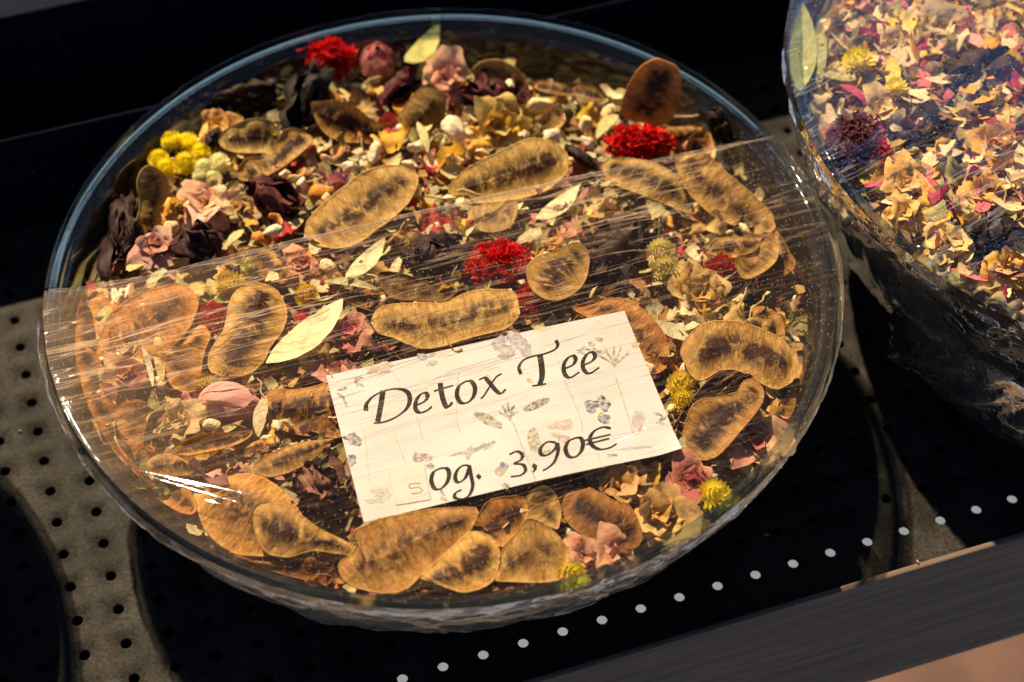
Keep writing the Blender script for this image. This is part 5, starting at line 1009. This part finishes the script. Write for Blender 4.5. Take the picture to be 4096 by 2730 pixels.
# ------------------------------------------------------------------ the tightly wrapped second bowl
film2 = link("crinkled_film", None); tag(film2, "tight crinkled cling film over the bowl at the right edge", "cling film")
def film2_z(x, y):
    r_ = math.hypot(x, y)/S2; k = max(0, 1-r_**6)
    z = Z2+.012+.075*(1-r_*r_)
    q = Vector((x*math.cos(.5)+y*math.sin(.5), -x*math.sin(.5)+y*math.cos(.5), 0))
    z += k*(.016*noise.noise(Vector((q.x*1.2, q.y*4, 3)))+.006*noise.noise(Vector((q.x*2, q.y*11, 5)))+.0025*noise.noise(Vector((x*14, y*14, 8)))+.0012*noise.noise(Vector((x*36, y*36, 9))))
    return z
v = []; na, nr = 260, 110
for i in range(na):
    a = math.radians(95)+math.radians(235)*i/(na-1)
    for j in range(nr):
        r_ = S2*1.003*(0.12+.88*j/(nr-1)); x, y = r_*math.cos(a), r_*math.sin(a); v.append(W3(B2[0]+x, B2[1]+y, film2_z(x, y)))
link("top_sheet", mesh("top_sheet", v, grid_faces(na, nr), MFILM2), film2)
skirt(B2, S2, math.radians(130), math.radians(330), .80, 22.0, film2, MBUNCH, 1.2, .03, Z2)
# loose film bunched at the foot
n, m = 150, 26; v = []
for i in range(n):
    a = math.radians(214)+math.radians(120)*i/(n-1); k = i/(n-1)
    for j in range(m):
        q = j/(m-1); r_ = S2*(.93+.03*math.sin(q*3))-.16*q*q*(1-k)+.10*k*q; z_ = -.06-.41*q
        fo = .03*noise.noise(Vector((a*6+q*2, q*2, 3)))+.022*noise.noise(Vector((a*17+q*7, q*4, 5)))+.012*noise.noise(Vector((a*40+q*9, q*9, 8)))
        v.append(W3(B2[0]+(r_+fo*min(1, q*4))*math.cos(a), B2[1]+(r_+fo*min(1, q*4))*math.sin(a), z_+.03*q*noise.noise(Vector((a*9, q*5, 11)))))
link("foot_bunch", mesh("foot_bunch", v, grid_faces(n, m), MBUNCH), film2)
def h2(x, y): return heap2(x-B2[0], y-B2[1])
PALB = [(.74,.56,.3), (.82,.62,.32), (.68,.5,.24), (.48,.42,.14), (.85,.52,.06), (.66,.15,.18), (.48,.05,.12), (.72,.34,.28), (.35,.22,.08), (.25,.12,.05), (.86,.68,.4), (.8,.4,.06)]
fines(B2, S2, heap2, 3000, 21, "tea_crumbs", "small petal and herb crumbs packed into the tightly wrapped bowl", PALB, .016, .042, .014, .92)
rb = random.Random(31); k = 0
WORDS = {0: "cream", 1: "pale straw", 2: "tan", 3: "olive", 4: "yellow", 5: "rose-pink", 6: "purple", 7: "pink", 8: "brown", 9: "dark brown", 10: "ivory", 11: "orange"}
for i in range(900):
    if k >= 230: break
    x, y = rb.uniform(1790, 2360), rb.uniform(-10, 770); q = on_z((x, y), Z2+.03); dx, dy = q.x-B2[0], q.y-B2[1]
    if math.hypot(dx, dy) > S2*.93: continue
    z = heap2(dx, dy)+rb.uniform(-.005, .015); ci = rb.choices(range(12), (5, 5, 3, 4, 3, 3, 2, 3, 2, 2, 4, 4))[0]; c = PALB[ci]; kind = rb.random()
    me = FLAKE[i % 10] if kind < .45 else LOOSEP[i % 7] if kind < .85 else LEAF[i % 5]; S = rb.uniform(.03, .065)*R*(1.3 if kind >= .85 else 1.25 if kind >= .45 else 1)
    m = Matrix.Translation(W3(q.x, q.y, z)) @ Euler((rb.uniform(-.5, .5)+(1.2 if .45 <= kind < .85 else 0), rb.uniform(-.4, .4), rb.uniform(0, 6.28))).to_matrix().to_4x4() @ Matrix.Scale(S, 4)
    zone = "by the wrapped bowl's left rim" if math.hypot(dx, dy) > .72*S2 else "near the picture's upper right corner" if y < 260 else "below the purple flower in the wrapped bowl" if x < 2150 else "at the picture's right edge in the wrapped bowl"
    noun = "leaf flake" if me in FLAKE else "petal" if me in LOOSEP else "leaf"
    o = link({"leaf flake": "leaf_flake", "petal": "loose_petal", "leaf": "dried_leaf"}[noun], me, None, m, c); tag(o, f"{WORDS[ci]} {noun} {zone}", noun, f"{WORDS[ci]} {noun}s in the wrapped bowl"); k += 1
g2 = "flowers in the wrapped bowl"
o = cockscomb(1960, 335, 130, 160, "shaggy purple flower head in the wrapped bowl", (-0.2, -0.3, 1), .02, (0.35, 6.0, 9.0), 0, h2, 420)
o["group"] = g2; o.name = "purple_flower"
o = cockscomb(2015, 350, 70, 70, "red flower scrap beside the shaggy purple head", (0, -0.3, 1), .02, (1, 1, 1), 0, h2, 160); o["group"] = g2
heads([(1972,145,28)], "yellow flower under the wrapped bowl's film near its left rim", YF, .02, 2, h2)
heads([(2060,205,20)], "small yellow flower right of the wrapped bowl's yellow flower", YF, .02, 2, h2)
for i, (x, y, s, col, lb) in enumerate([(2170,60,170,(.86,.64,.34),"big cream flower at the top of the wrapped bowl"),(2050,100,80,(.84,.6,.32),"cream petal clump left of the big cream flower"),(2030,250,95,(.85,.6,.26),"pale yellow blossom above the red scrap"),
        (2190,550,95,(.86,.62,.24),"pale yellow curled blossom in the wrapped bowl's near part"),(2080,425,100,(.9,.52,.1),"golden petal clump below the purple flower"),(2075,490,85,(.88,.54,.14),"golden leaf-like clump along the wrapped bowl's rim"),
        (2300,330,110,(.88,.46,.08),"orange petal clump at the picture's right edge"),(2270,430,90,(.85,.46,.1),"orange petal clump below the one at the right edge"),(1915,170,64,(.8,.55,.26),"cream petal clump beside the long green leaves"),(2320,600,90,(.88,.46,.08),"orange petal clump above the wrapped bowl's near rim")]):
    r_ = rose(x, y, s, (rb.uniform(-.3, .3), -.4, .9), [col, tuple(q*1.03 for q in col), tuple(q*.9 for q in col)], lb, .95, -.03, 0, 9, "flower", "dried_blossom", h2); r_["group"] = "blossoms in the wrapped bowl"
leaf(1850, 30, 1845, 230, "long green leaf against the wrapped bowl's left glass", (.34, .34, .1), 0, .03, .3, h2, group="long green leaves in the wrapped bowl", wid=.7)
leaf(1885, 60, 1880, 190, "second green leaf right of the long one in the wrapped bowl", (.32, .32, .1), 1, .035, .3, h2, group="long green leaves in the wrapped bowl", wid=.8)
hibiscus(2060, 330, 2190, 300, 70, "dark brown clump right of the red scrap in the wrapped bowl", (.05, .025, .012), -.01, 0, h2)
hibiscus(2180, 190, 2320, 150, 90, "dark brown clump below the big cream flower", (.06, .03, .015), -.01, 0, h2)
hibiscus(2230, 560, 2350, 540, 90, "black clump near the right edge of the wrapped bowl", (.015, .01, .009), -.01, 0, h2)
# the bowl outside the picture is wrapped as well
film3 = link("cling_film", None); tag(film3, "cling film over the bowl outside the picture", "cling film")
v, f = revolve([(0.0, .06), (.5, .05), (.9, .02), (1.064, .004), (1.07, -.03), (1.03, -.15)], 64, B3); link("top_sheet", mesh("top_sheet", v, f, MFILM), film3)
# crumbs on the shelf behind
for i, (x, y, s, c, lb) in enumerate([(188,45,44,(.5,.42,.3),"pale crumb on the rear shelf in the top left corner"),(268,125,22,(.3,.24,.06),"yellowish crumb on the rear shelf below the pale one")]):
    q = on_z((x, y), -.545); m = Matrix.Translation(to_w(q)) @ Euler((.2, .3, .5)).to_matrix().to_4x4() @ Matrix.Diagonal((s*PX*R*.7, s*PX*R*.4, s*PX*R*.35, 1))
    tag(link("crumb", CHUNK[i], None, m, c), lb, "crumb")

for i, (x, y, s, c, lb) in enumerate([(1762,1229,14,(.8,.6,.45),"pinkish crumb lying over a tray hole below the labelled bowl"),(1985,1256,16,(.5,.08,.05),"tiny red petal crumb beside the front row of holes"),(2108,1290,12,(.6,.5,.35),"tiny pale crumb on the front rail's edge"),(45,990,12,(.6,.5,.3),"tiny straw crumb on the lit tray at the left"),(112,655,10,(.55,.35,.2),"tiny brown crumb on the tray behind the left rim")]):
    q = on_z((x, y), -.495 if i != 2 else -.395); m = Matrix.Translation(to_w(q)) @ Euler((.2, .3, i)).to_matrix().to_4x4() @ Matrix.Diagonal((s*PX*R*.5, s*PX*R*.3, s*PX*R*.2, 1))
    tag(link("crumb", CHUNK[i], None, m, c), lb, "crumb")
# labels that still coincide get their order from the viewer
ORD = ["nearest", "second nearest", "third nearest", "fourth nearest", "fifth nearest", "sixth nearest", "seventh nearest", "eighth nearest", "ninth nearest", "tenth nearest", "eleventh nearest", "twelfth nearest"]
bpy.context.view_layer.update()
same = {}
for o in bpy.data.objects:
    if o.parent is None and "category" in o and "kind" not in o: same.setdefault(o["label"], []).append(o)
cp = cam.matrix_world.translation
for lb, os_ in same.items():
    if 1 < len(os_) <= 12:
        os_.sort(key=lambda o: (o.matrix_world.translation-cp).length)
        for k, o in enumerate(os_): o["label"] = f"{lb}, {ORD[k]} of its kind there" if len(lb.split()) <= 10 else f"{lb}, {ORD[k]}"
